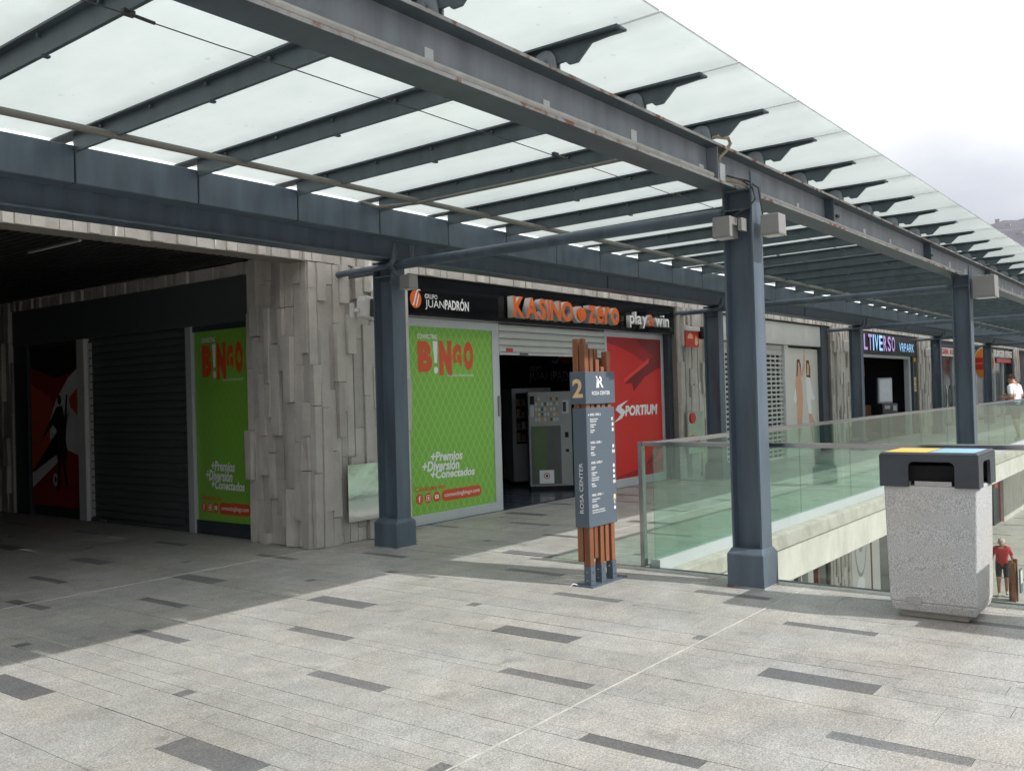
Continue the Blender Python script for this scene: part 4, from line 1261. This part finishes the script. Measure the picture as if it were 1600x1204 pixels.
mb = MB(); mb.box(30.2, 30.8, 9.0, 9.4, 0, .95); mb.build('wood_counter', 'wood', s3)

ki = thing('ticket_kiosk', 'upright ticket kiosk with pale screen in the arcade doorway', 'kiosk', (29.25, 8.05, 0))
lb(ki, 'base', 'kiosk', -.28, .28, -.05, .35, 0, .08)
lb(ki, 'pedestal', 'kiosk', -.2, .2, .05, .3, .08, .72)
lb(ki, 'console', 'kiosk', -.27, .27, -.12, .3, .72, 1.02, .03)
lb(ki, 'frame', 'kiosk_l', -.25, .25, .1, .2, 1.02, 1.80, .03)
lb(ki, 'screen', 'kiosk_s', -.20, .20, .09, .0985, 1.08, 1.74)
lb(ki, 'card_reader', 'kiosk_l', -.2, -.02, -.14, -.121, .86, .96)
lb(ki, 'card_reader', 'kiosk_l', .08, .2, -.14, -.121, .80, .96)
ki.rotation_euler.z = R(-40)

s4 = thing('restaurant_shopfront', 'far dark glazed restaurant front with red signs at the end of the row', 'shopfront', (41, 8, 0))
mb = MB(); mb.box(33.45, 49.05, 7.86, 8.06, 2.62, 3.08); sb4 = mb.build('sign_board', 'steel_dark', s4)
mb = MB(); mb.box(33.9, 38.2, 7.835, 7.859, 2.55, 2.85); mb.build('sign_panel', 'offwhite', sb4)
lettering('sign_letter', 'BURGER KING', facade(7.835), 34.1, 38.0, 2.62, 2.80, .006, 'burger_red', sb4, bold=.04)
lettering('sign_letter', 'BURGER KING', facade(7.86), 44.6, 48.9, 2.66, 2.98, .03, 'offwhite', sb4, .03, .05)
mb = MB(); mb.box(45.4, 48.9, 7.84, 7.859, 2.44, 2.615); mb.build('red_strip', 'burger_red', s4)
for k in range(8):
    xx = 33.5+k*1.95
    mb = MB(); mb.box(xx, xx+.10, 7.90, 8.04, 0, 2.619); mb.build('mullion', 'alu', s4)
    mb = MB(); mb.box(xx+.10, xx+1.95, 7.97, 7.98, .1, 2.619); mb.build('window_pane', 'window_dark', s4)
mb = MB(); mb.box(33.42, 33.5, 7.85, 7.96, .9, 2.5); mb.build('banner', 'offwhite', s4)
mb = MB(); mb.box(34.0, 34.7, 7.94, 7.96, 1.2, 2.3); mb.build('window_poster', 'tile_blue', s4)
for xx in (36.0, 37.4):
    mb = MB(); mb.tube([(xx, 7.88, .7), (xx-.05, 7.84, 1.1), (xx, 7.88, 1.5)], .03, 6); mb.build('door_handle', 'stainless', s4, True)
mb = MB(); mb.box(48.9, 49.08, 7.80, 8.06, 0, 3.08); mb.build('dark_jamb', 'steel_dark', s4)
mb = MB(); mb.box(33.42, 56, 8.07, 8.2, 0, 3.3); mb.build('back_wall', 'room', s4)
# oval hanging sign
ov = thing('hanging_sign', 'tall oval orange and red sign hanging out from the restaurant front', 'sign', (40.4, 7.35, 1.75))
V = sidewall(40.4)
mb = MB(); mb.prism(ellipse(-7.42, 2.33, .34, .60, 28), -.08, .08, lambda s, t, w: V.at(s, t, w)); mb.build('sign_body', 'burger_bun', ov)
mb = MB(); mb.prism([(-7.72, 2.08), (-7.12, 2.08), (-7.12, 2.55), (-7.72, 2.55)], .082, .09, lambda s, t, w: V.at(s, t, w)); rb = mb.build('red_band', 'burger_red', ov)
mb = MB(); mb.prism([(-7.74, 2.30), (-7.10, 2.30), (-7.10, 2.34), (-7.74, 2.34)], .091, .093, lambda s, t, w: V.at(s, t, w)); mb.build('band_line', 'burger_bun', ov)
mb = MB(); mb.prism(ellipse(-7.42, 2.33, .375, .645, 28), -.05, .05, lambda s, t, w: V.at(s, t, w)); mb.build('rim', 'offwhite', ov)
mb = MB(); mb.box(40.36, 40.44, 7.55, 7.86, 2.9, 2.95); mb.build('arm', 'steel_dark', ov)

# end of the row: pale building beyond the walkway
eb = thing('end_building', 'pale building with awning beyond the end of the walkway', 'building', (62, 8, 0))
mb = MB(); mb.box(60, 72, 2.6, 22, -4.5, 3.2); mb.build('wall', 'offwhite', eb)
mb = MB(); mb.box(59.3, 59.99, 5.5, 14, 2.2, 2.35); mb.build('awning', 'white', eb)
mb = MB(); mb.box(59.9, 59.99, 6.5, 12, 2.7, 3.1); mb.build('sign_panel', 'pink', eb)
for k in range(4):
    mb = MB(); mb.box(59.95, 59.99, 5.4+k*1.9, 6.9+k*1.9, .1, 2.1); mb.build('window', 'window_dark', eb)

# ------------------------------------------------------------------ things fixed to the piers
al = thing('wall_alarm', 'white and black wall speaker on the corner stone pier', 'speaker', (7.42, 7.7, 2.6))
mb = MB(); mb.box(7.25, 7.30, 7.70, 7.724, 2.50, 2.66); mb.box(7.30, 7.34, 7.64, 7.70, 2.56, 2.60); mb.build('bracket', 'offwhite', al)
mb = MB(); mb.prism([(7.33, 2.50), (7.50, 2.48), (7.52, 2.58), (7.50, 2.72), (7.36, 2.74), (7.33, 2.68)], 7.56, 7.70, lambda s, t, w: (s, w, t)); mb.build('housing', 'offwhite', al, bevel=.012)
mb = MB(); mb.prism([(7.40, 2.50), (7.525, 2.50), (7.535, 2.60), (7.515, 2.70), (7.41, 2.70)], 7.535, 7.559, lambda s, t, w: (s, w, t)); mb.build('grille', 'print_black', al, bevel=.008)
for lab, bx_ in (('white speaker on the pier left of the arcade', 24.15), ('white speaker on the pier right of the arcade', 32.5)):
    t = thing('wall_alarm', lab, 'speaker', (bx_, 7.7, 2.5))
    mb = MB(); mb.box(bx_, bx_+.28, 7.5, 7.72, 2.45, 2.75); mb.build('housing', 'offwhite', t, bevel=.04)
    mb = MB(); mb.box(bx_+.16, bx_+.26, 7.47, 7.4995, 2.49, 2.71); mb.build('grille', 'galv', t)
mp = thing('steel_plate', 'polished wavy steel plate low on the corner stone pier', 'steel plate', (7.28, 7.69, .25))
mb = MB(); mb.box(7.03, 7.56, 7.690, 7.702, .235, .865); mb.build('sheet', 'mirror', mp)
mb = MB(); mb.box(7.06, 7.53, 7.703, 7.724, .26, .84); mb.build('backing_frame', 'galv', mp)
fs = thing('fire_sign', 'red fire alarm sign box with siren on the second stone pier', 'sign', (15.5, 7.7, 2.4))
mb = MB(); mb.box(15.22, 15.78, 7.66, 7.724, 2.66, 2.74); mb.build('light_housing', 'offwhite', fs, bevel=.01)
mb = MB(); mb.box(15.24, 15.76, 7.685, 7.70, 2.37, 2.658); sg = mb.build('sign_plate', 'fire_red', fs)
D = facade(7.685)
flat('bell_symbol', D, [(15.30+.12+.11*math.cos(t), 2.52+.10*math.sin(t)) for t in [math.pi*k/8 for k in range(9)]], .003, 'cream', sg)
flat('flame_symbol', D, [(15.60, 2.42), (15.68, 2.40), (15.73, 2.46), (15.70, 2.50), (15.73, 2.56), (15.67, 2.52), (15.66, 2.60), (15.60, 2.50)], .003, 'cream', sg)
mb = MB(); mb.prism([(15.80, 2.54), (15.90, 2.52), (15.94, 2.62), (15.90, 2.76), (15.82, 2.74)], 7.56, 7.72, lambda s, t, w: (s, w, t)); mb.build('siren', 'print_black', fs, bevel=.01)
fc = thing('hydrant_cabinet', 'steel framed glass hose cabinet with red fittings low on the second stone pier', 'fire cabinet', (15.55, 7.7, .6))
mb = MB(); mb.box(15.24, 15.86, 7.690, 7.724, .44, 1.20); mb.build('cabinet', 'mirror', fc)
mb = MB(); mb.prism(ellipse(15.42, 1.08, .10, .10, 16), 7.67, 7.689, lambda s, t, w: (s, w, t)); mb.build('alarm_button', 'fire_red', fc)
mb = MB(); mb.prism(ellipse(15.42, .66, .11, .11, 16), 7.67, 7.689, lambda s, t, w: (s, w, t)); mb.build('hose_reel', 'fire_red', fc)
mb = MB(); mb.box(15.62, 15.70, 7.67, 7.689, .60, .72); mb.build('call_point', 'fire_red', fc)

# ================================================================== SIGNPOST (wooden totem)
tt = thing('signpost', 'slate blue directory panels on upright timber posts in front of the balustrade', 'signpost', (6.62, 4.2, 0))
mb = MB(); mb.box(6.38, 6.93, 4.10, 4.31, .0, .012); bp_ = mb.build('base_plate', 'totem', tt)
posts = [  # x, y, width, z bottom, z top, shoe
    (6.445, 4.166, .058, .03, 1.985, 1), (6.44, 4.231, .052, .20, 2.03, 0), (6.525, 4.168, .050, .22, 1.95, 0), (6.525, 4.233, .050, .11, 2.035, 0),
    (6.61, 4.166, .054, .03, 1.86, 1), (6.61, 4.232, .046, .30, 1.80, 0), (6.695, 4.168, .052, .17, 1.80, 0), (6.70, 4.232, .050, .12, 1.955, 0),
    (6.785, 4.166, .054, .03, 1.93, 1), (6.79, 4.232, .046, .26, 1.88, 0)]
for px_, py_, w, z0, z1, shoe in posts:
    mb = MB(); h = w/2
    mb.box(px_-h, px_+h, py_-h, py_+h, .165 if shoe else z0, z1)
    mb.build('timber_post', 'wood', tt, bevel=.003, bseg=1)
    if shoe:
        mb = MB(); h += .005
        mb.box(px_-h, px_+h, py_-h, py_+h, .0125, .1645); s_ = mb.build('post_shoe', 'totem', tt, bevel=.002, bseg=1)
        for zz in (.05, .12):
            mb = MB(); mb.tube([(px_, py_-h-.004, zz), (px_, py_-h+.001, zz)], .008, 8); mb.build('bolt', 'stainless', s_)
            mb = MB(); mb.tube([(px_-h-.004, py_, zz), (px_-h+.001, py_, zz)], .008, 8); mb.build('bolt', 'stainless', s_)
mb = MB(); mb.tube([(6.34, 4.29, .006), (6.35, 4.275, .022), (6.365, 4.265, .024), (6.38, 4.25, .014)], .004, 6); mb.build('cable_loop', 'white', tt, True)
mb = MB(); mb.box(6.405, 6.845, 4.130, 4.267, .482, 1.462)
pn = mb.build('directory_panel', 'totem', tt, bevel=.003, bseg=1)
mb = MB(); mb.box(6.393, 6.850, 4.122, 4.277, 1.492, 1.757)
hd = mb.build('header_panel', 'totem', tt, bevel=.003, bseg=1)
D1 = facade(4.122); D2 = facade(4.130)
E1 = sidewall(6.393); E2 = sidewall(6.405)
lettering('numeral', '2', E1, -4.250, -4.150, 1.545, 1.70, .002, 'cream', hd, bold=.03)
lettering('logo', 'R', D1, 6.575, 6.665, 1.625, 1.72, .002, 'white', hd, bold=.02)
flat('logo', D1, [(6.545, 1.72), (6.60, 1.72), (6.60, 1.708), (6.585, 1.70), (6.575, 1.63), (6.555, 1.62), (6.565, 1.70)], .002, 'white', hd)
lettering('lettering', 'ROSA CENTER', D1, 6.485, 6.765, 1.565, 1.597, .002, 'white', hd, bold=.008)
# vertical name on the narrow side
VP = Plane(E2.at(0, 0, 0), (0, 0, 1), (0, 1, 0), (-1, 0, 0))
lettering('lettering', 'ROSA CENTER', VP, .60, 1.01, 4.180, 4.216, .002, 'white', pn)
def row(z, txt, h=.017, x0=6.455, w=None, m='white', bold=.02):
    lettering('lettering', txt, D2, x0, x0+(w or len(txt)*.0105), z, z+h, .002, m, pn, bold=bold)
for z, head, items in ((1.395, 'NIVEL / LEVEL 2', ('Restaurantes', 'Restaurant', 'Cafetería', 'Coffee', 'Tiendas', 'Shops')),
                       (1.165, 'NIVEL / LEVEL 1', ('Tiendas', 'Shops', 'Baños', 'Toilets')),
                       (1.000, 'NIVEL / LEVEL 0', ('Tiendas', 'Shops', 'Cafetería', 'Coffee', 'Supermercado', 'Supermarket', 'Baños', 'Toilets')),
                       (.735, 'NIVEL / LEVEL -1', ('Aparcamiento', 'Parking', 'Gerencia', 'Management', 'Seguridad y Control', 'Security and Control'))):
    row(z, head, .019, w=.165 if head.endswith('2') else .17)
    y = z-.034
    for k, it in enumerate(items):
        row(y, it, .014 if not any(c in it for c in 'gpy') else .016, w=len(it)*.0098)
        y -= .0185 if k % 2 == 0 else .027
        if k % 2 == 0:
            iz = y+.004
            kind = it[:2]
            if kind in ('Re', 'Ba'):
                for q in range(2 if kind == 'Re' else 3):
                    flat('icon', D2, [(6.79+q*.015, iz), (6.797+q*.015, iz), (6.798+q*.015, iz+.028), (6.789+q*.015, iz+.028)], .002, 'white', pn)
            elif kind == 'Ap':
                flat('icon', D2, [(6.79, iz-.008), (6.825, iz-.008), (6.825, iz+.035), (6.79, iz+.035)], .002, 'cream', pn)
                lettering('icon', 'P', D2, 6.80, 6.815, iz, iz+.027, .004, 'white', pn, bold=.03)
            elif kind == 'Ge':
                lettering('icon', 'R', D2, 6.795, 6.82, iz, iz+.03, .002, 'white', pn)
            else:
                flat('icon', D2, [(6.797, iz), (6.818, iz), (6.822, iz+.022), (6.813, iz+.022), (6.813, iz+.030), (6.802, iz+.030), (6.802, iz+.022), (6.793, iz+.022)], .002, 'white', pn)
flat('icon', D2, ellipse(6.436, 1.403, .006, .006, 8), .002, 'white', pn)

# ================================================================== LITTER BINS
def litter_bin(label, y0, real=True):
    t = thing('litter_bin', label, 'litter bin', (6.92, y0+.27, 0), 'speckled granite litter bins along the balustrade')
    y1 = y0+.545
    mb = MB(); mb.box(6.69, 7.10, y0+.07, y1-.05, 0, .047); mb.build('plinth', 'bin_foot', t, bevel=.006)
    mb = MB()
    mb.frustum((6.645, 7.13, y0+.015, y1-.01), (6.625, 7.15, y0, y1), .0475, .112)
    mb.frustum((6.625, 7.15, y0, y1), (6.605, 7.12, y0-.022, y1+.012), .112, .898)
    mb.build('granite_body', 'bin_granite', t, bevel=.009)
    mb = MB(); mb.box(6.616, 6.632, y1-.205, y1-.115, .10, .145); mb.build('name_plate', 'stainless', t)
    # lid: four corner posts, lintels and a flat top leave the throw-in openings
    xa, xb, ya, yb = 6.585, 7.14, y0-.042, y1+.032
    lid = MB()
    zt, zo, zb_ = 1.105, 1.062, .893
    def wall(axis, f0, f1, s0, s1):
        """one lid side with a rounded opening"""
        m0, m1 = s0+(s1-s0)*.235, s0+(s1-s0)*.70
        outer = [(s0, zb_), (m0, zb_)]
        arc = []
        rr = .03
        arc += [(m0, zo-rr)] + [(m0+rr-rr*math.cos(q), zo-rr+rr*math.sin(q)) for q in (.5, 1.0, 1.57)]
        arc += [(m1-rr+rr*math.sin(q), zo-rr+rr*math.cos(q)) for q in (.0, .55, 1.05, 1.57)]
        polyL = [(s0, zb_), (m0, zb_), (m0, zo-rr), (m0+rr*.3, zo-rr*.35), (m0+rr, zo), (m0+rr, zt), (s0, zt)]
        polyR = [(m1, zb_), (s1, zb_), (s1, zt), (m1-rr, zt), (m1-rr, zo), (m1-rr*.3, zo-rr*.35), (m1, zo-rr)]
        polyM = [(m0+rr, zo), (m1-rr, zo), (m1-rr, zt), (m0+rr, zt)]
        fn = (lambda s, q, w: (w, s, q)) if axis == 'x' else (lambda s, q, w: (s, w, q))
        for pl_ in (polyL, polyM, polyR):
            lid.prism(pl_, f0, f1, fn)
    wall('x', xa, xa+.02, ya, yb); wall('x', xb-.02, xb, ya, yb)
    wall('y', ya, ya+.02, xa+.0205, xb-.0205); wall('y', yb-.02, yb, xa+.0205, xb-.0205)
    l_ = lid.build('lid_sides', 'bin_lid', t)
    mb = MB(); mb.frustum((xa, xb, ya, yb), (xa+.012, xb-.012, ya+.012, yb-.012), 1.1055, 1.122)
    lt = mb.build('lid_top', 'bin_lid', t, bevel=.005)
    mb = MB(); mb.box(xa+.03, xb-.1, (ya+yb)/2+.01, yb-.03, 1.1225, 1.124); mb.build('sticker', 'yellow', lt)
    mb = MB(); mb.box(xa+.03, xb-.1, ya+.03, (ya+yb)/2-.005, 1.1225, 1.124); mb.build('sticker', 'sky_blue', lt)
    mb = MB(); mb.box(xa+.09, xb-.09, ya+.09, yb-.09, .899, 1.03); mb.build('inner_liner', 'black', t)
    mb = MB(); mb.box(xa+.025, xa+.06, ya+.17, ya+.40, .8985, .93); mb.build('ash_tray', 'stainless', t)
    mb = MB(); mb.box(xa+.025, xa+.06, yb-.19, yb-.145, .8985, .925); mb.build('ash_tray', 'galv', t)
    return t
litter_bin('speckled granite litter bin with dark plastic lid and yellow and blue stickers', 1.305)
litter_bin('second granite litter bin, beside the first one along the balustrade', -.05)

# ================================================================== LOWER LEVEL
ls = thing('lower_shopfront', 'glazed shopfront on the level below with white swirl panel and stone strips', 'shopfront', (24, 7.8, -4.5))
def lw(name, m, x0, x1, y0, y1, z0=-4.5, z1=-.64, parent=ls):
    mb = MB(); mb.box(x0, x1, y0, y1, z0, z1); return mb.build(name, m, parent)
lw('wall', 'concrete', 10, 56, 8.0, 8.2)
lw('window_pane', 'window_dark', 10, 19.9, 7.93, 7.95)
for k in range(6): lw('mullion', 'alu', 14+k, 14.08+k, 7.86, 7.93)
lw('window_pane', 'window_dark', 20.0, 22.12, 7.93, 7.95)
for xx in (20.0, 20.55, 21.1): lw('mullion', 'offwhite', xx, xx+.09, 7.86, 7.9295)
lw('column', 'offwhite', 21.4, 21.75, 7.80, 7.9295)
lw('timber_mullion', 'wood', 22.13, 22.24, 7.82, 7.95)
lw('window_pane', 'window_dark', 22.25, 23.15, 7.93, 7.95)
stp = lw('stone_panel', 'stone_core', 23.16, 24.75, 7.88, 7.95)
clad(stp, facade(7.879), 23.16, 24.75, -4.5, -.64, 31, lo=.5, hi=1.5, wlo=.09, whi=.14)
wp = lw('white_panel', 'offwhite', 24.80, 26.42, 7.86, 7.95)
G = facade(7.86)
flat('swirl', G, ellipse(25.55, -2.4, .55, 1.15, 26), .004, 'machine', wp)
flat('swirl', G, ellipse(25.55, -2.4, .47, 1.05, 26), .006, 'offwhite', wp)
flat('swirl', G, ellipse(25.56, -2.28, .30, .62, 20), .007, 'machine', wp)
lettering('swirl_mark', '6', G, 25.30, 25.85, -2.75, -1.75, .008, 'white', wp, bold=-.01)
flat('swirl', G, ellipse(25.5, -3.75, .34, .22, 18), .004, 'white', wp)
lw('mullion', 'wood', 26.43, 26.50, 7.84, 7.95)
lw('white_panel', 'offwhite', 26.51, 27.3, 7.87, 7.95)
lw('window_pane', 'window_dark', 27.31, 36, 7.93, 7.95)
for k in range(5): lw('mullion', 'alu', 28.6+k*1.6, 28.7+k*1.6, 7.87, 7.9295)
lw('column', 'concrete', 36.01, 37.2, 7.6, 7.95)
lw('door_recess', 'window_dark', 42.0, 43.6, 7.9, 7.96, -4.5, -1.6)
lw('dark_door', 'steel_dark', 43.61, 45.0, 7.84, 7.96, -4.5, -1.2)
lw('door_notice', 'orange', 43.95, 44.6, 7.825, 7.8395, -2.95, -2.65)
lw('magenta_trim', 'pink', 45.01, 45.12, 7.82, 7.96, -4.5, -1.2)
lw('door_handle', 'stainless', 43.2, 43.5, 7.86, 7.8995, -3.72, -3.66)
lw('end_wall', 'concrete', 45.13, 56, 7.7, 7.96)
# small timber signpost on the lower plaza
t2 = thing('signpost', 'small timber signpost with pale panel beside the man in red', 'signpost', (28.95, 4.74, -4.5))
for k, (dx, dy, h) in enumerate(((-.14, .0, 1.08), (.0, -.03, 1.16), (.12, .02, 1.02), (.06, .10, 1.10))):
    mb = MB(); mb.box(28.95+dx-.05, 28.95+dx+.05, 4.74+dy-.05, 4.74+dy+.05, -4.5, -4.5+h); mb.build('timber_post', 'wood', t2)
mb = MB(); mb.box(28.80, 29.15, 4.57, 4.60, -4.25, -3.6); mb.build('panel', 'totem', t2)
mb = MB(); mb.box(28.84, 29.11, 4.562, 4.569, -4.0, -3.65); mb.build('map', 'offwhite', t2)

# ================================================================== PEOPLE
def person(label, loc, rz, hairm, shirtm, shortm, J, hair_long=False, scale=1.0):
    """One continuous skinned body; J holds the joints (front is -y)."""
    t = thing('person', label, 'person', loc)
    names, co, rad, edges = [], [], [], []
    def V(n, p, r):
        names.append(n); co.append(Vector(p)*scale); rad.append(r*scale); return len(co)-1
    def Ed(a, b): edges.append((names.index(a), names.index(b)))
    for n, p, r in J['v']: V(n, p, r)
    for a, b in J['e']: Ed(a, b)
    me = bpy.data.meshes.new('p'); me.from_pydata([tuple(c) for c in co], edges, [])
    ob = bpy.data.objects.new('p', me); COL.objects.link(ob)
    ob.modifiers.new('s', 'SKIN'); ss = ob.modifiers.new('u', 'SUBSURF'); ss.levels = 2
    if me.skin_vertices:
        for i, sv in enumerate(me.skin_vertices[0].data):
            k = 1.0
            r = rad[i]
            sv.radius = (r*1.25, r*.85) if names[i] in ('pelvis', 'spine', 'chest') else (r, r)
            sv.use_root = names[i] == 'pelvis'
    dg = bpy.context.evaluated_depsgraph_get()
    bm_ = bpy.data.meshes.new_from_object(ob.evaluated_get(dg))
    bpy.data.objects.remove(ob)
    # fingers, ears and nose joined to the body mesh
    mb = MB()
    for s in ('l', 'r'):
        w = co[names.index('wrist_'+s)]; p = co[names.index('palm_'+s)]
        d = (p-w).normalized(); side = d.cross(Vector((1, 0, 0))).normalized()
        if side.length < .5: side = Vector((0, 1, 0))
        for k in range(4):
            o = p + side*(k-1.5)*.019*scale + d*.02*scale
            cu = d.lerp(Vector((0, 0, -1)) + d.cross(side)*.25, .25).normalized()
            ln = (.034, .040, .038, .030)[k]*scale
            mb.tube([o, o+d*ln, o+d*ln+cu*ln*.8], [.0095*scale, .009*scale, .006*scale], 6)
        o = p - side*.032*scale
        mb.tube([o, o-side*.018*scale+d*.02*scale, o-side*.016*scale+d*.048*scale], [.011*scale, .010*scale, .007*scale], 6)
    hc = co[names.index('head')]; fd = (co[names.index('nose')]-hc).normalized(); rtv = fd.cross(Vector((0, 0, 1))).normalized()
    for sgn in (-1, 1):
        e = hc + rtv*sgn*.085*scale - fd*.005*scale
        mb.tube([e-Vector((0, 0, .03))*scale, e+rtv*sgn*.012*scale, e+Vector((0, 0, .03))*scale], [.008*scale, .017*scale, .010*scale], 6)
    bmx = bmesh.new(); bmx.from_mesh(bm_)
    tmp = bpy.data.meshes.new('x'); tmp.from_pydata(mb.v, [], mb.f); bmx.from_mesh(tmp)
    final = bpy.data.meshes.new('body'); bmx.to_mesh(final); bmx.free()
    for mm in ('skin', shirtm, shortm, 'shoe', 'print_black'):
        final.materials.append(M[mm])
    nb_body = len(bm_.polygons)
    def seg_d(p, a, b):
        ab = b-a; u = max(0, min(1, (p-a).dot(ab)/max(1e-9, ab.length_squared)))
        return (p-(a+ab*u)).length, u
    for i, pg_ in enumerate(final.polygons):
        pg_.use_smooth = True
        if i >= nb_body: pg_.material_index = 0; continue
        best = (9, None, 0)
        for a, b in edges:
            dd, u = seg_d(pg_.center, co[a], co[b])
            if dd-.3*min(rad[a], rad[b]) < best[0]: best = (dd-.3*min(rad[a], rad[b]), (names[a], names[b]), u)
        a, b = best[1]; u = best[2]
        z = pg_.center.z/scale
        if a.startswith('ankle') or b.startswith('toe'): m = 3
        elif a.startswith('hip') and b.startswith('knee'): m = 2 if u < .82 else 0
        elif a.startswith('knee'): m = 0
        elif a == 'pelvis' and (b.startswith('hip')): m = 2
        elif a == 'pelvis': m = 1 if z > .93 else 2
        elif a in ('spine', 'chest') and not b == 'neck': m = 1
        elif b == 'neck': m = 1 if u < .75 else 0
        elif a.startswith('shoulder'): m = 1 if u < .72 else 0
        else: m = 0
        pg_.material_index = m
    body = bpy.data.objects.new('body', final); link(body, t); body.matrix_parent_inverse = Matrix.Identity(4)
    # hair cap
    mb = MB()
    n, rings = 14, 7
    top = hc+Vector((0, 0, .02))*scale
    vs = []
    for i in range(rings):
        ph = math.pi*.56*i/(rings-1)
        for k in range(n):
            th = 2*math.pi*k/n
            dv = rtv*math.cos(th)*math.sin(ph)*.098 + fd*math.sin(th)*math.sin(ph)*.112 + Vector((0, 0, math.cos(ph)*.108))
            dv *= 1+.05*math.sin(5*th+i)
            if math.sin(th) > .25 and ph > .95: dv = dv*(.80)
            vs.append(top+dv*scale)
    fs_ = [(i*n+k, i*n+(k+1) % n, (i+1)*n+(k+1) % n, (i+1)*n+k) for i in range(rings-1) for k in range(n)]
    mb.add(vs, fs_)
    h = mb.build('hair', hairm, t, True); h.matrix_parent_inverse = Matrix.Identity(4)
    for sgn in (-1, 1):
        mb = MB(); e = hc + fd*.088*scale + rtv*sgn*.032*scale + Vector((0, 0, .012))*scale
        mb.tube([e-fd*.01*scale, e+fd*.004*scale], .010*scale, 8); o_ = mb.build('eye', 'print_black', t); o_.matrix_parent_inverse = Matrix.Identity(4)
    mb = MB(); e = hc + fd*.088*scale + Vector((0, 0, -.055))*scale
    mb.tube([e-rtv*.024*scale, e+fd*.004*scale, e+rtv*.024*scale], .006*scale, 6); o_ = mb.build('mouth', 'pink', t); o_.matrix_parent_inverse = Matrix.Identity(4)
    t.rotation_euler.z = rz
    return t
def joints(arm_l, arm_r, leg_l, leg_r, headfwd=0.0, headdz=0.0, lean=0.0):
    v = [('pelvis', (0, 0, .96), .135), ('spine', (0, -lean*.4, 1.13), .140), ('chest', (0, -lean*.8, 1.33), .155), ('neck', (0, -lean-.005, 1.48), .060),
         ('jaw', (0, -lean-.025-headfwd*.6, 1.545+headdz*.6), .068), ('head', (0, -lean-.02-headfwd, 1.62+headdz), .086), ('crown', (0, -lean-.008-headfwd, 1.69+headdz), .070),
         ('nose', (0, -lean-.125-headfwd, 1.60+headdz*1.4), .014)]
    e = [('pelvis', 'spine'), ('spine', 'chest'), ('chest', 'neck'), ('neck', 'jaw'), ('jaw', 'head'), ('head', 'crown'), ('head', 'nose')]
    for s, sg, arm, leg in (('l', -1, arm_l, leg_l), ('r', 1, arm_r, leg_r)):
        v += [('shoulder_'+s, (sg*.185, -lean*.9, 1.41), .070), ('elbow_'+s, arm[0], .048), ('wrist_'+s, arm[1], .030), ('palm_'+s, arm[2], .034),
              ('hip_'+s, (sg*.095, 0, .90), .115), ('knee_'+s, leg[0], .068), ('ankle_'+s, leg[1], .042), ('toe_'+s, leg[2], .040)]
        e += [('chest', 'shoulder_'+s), ('shoulder_'+s, 'elbow_'+s), ('elbow_'+s, 'wrist_'+s), ('wrist_'+s, 'palm_'+s),
              ('pelvis', 'hip_'+s), ('hip_'+s, 'knee_'+s), ('knee_'+s, 'ankle_'+s), ('ankle_'+s, 'toe_'+s)]
    return {'v': v, 'e': e}
# man in red, walking towards the camera, looking down
J1 = joints(((-.27, .04, 1.14), (-.29, -.03, .90), (-.29, -.06, .82)), ((.27, .0, 1.14), (.29, -.10, .91), (.29, -.14, .83)),
            ((-.10, -.10, .51), (-.10, -.06, .09), (-.11, -.21, .05)), ((.10, -.02, .50), (.09, .17, .13), (.10, .06, .045)), .05, -.03, .03)
person('grey haired man in red t-shirt and dark shorts walking on the lower plaza', (29.35, 5.10, -4.5), R(-82), 'hair_grey', 'shirt_red', 'shorts', J1, scale=.97)
# man in white, in profile, forearms raised in front of him
J2 = joints(((-.24, .03, 1.15), (-.17, -.24, 1.17), (-.13, -.32, 1.19)), ((.24, .05, 1.15), (.16, -.22, 1.13), (.12, -.30, 1.15)),
            ((-.10, -.03, .50), (-.10, .0, .09), (-.12, -.15, .045)), ((.10, .06, .50), (.10, .16, .09), (.11, .01, .045)), .06, -.01, .02)
person('brown haired man in white t-shirt standing in profile behind the far balustrade', (27.5, 4.34, 0), R(180-25), 'hair_brown', 'shirt_white', 'shorts', J2, scale=1.02)

al.location.x -= .10
for t_ in (al, mp, fs, fc):
    t_.location.y -= .028
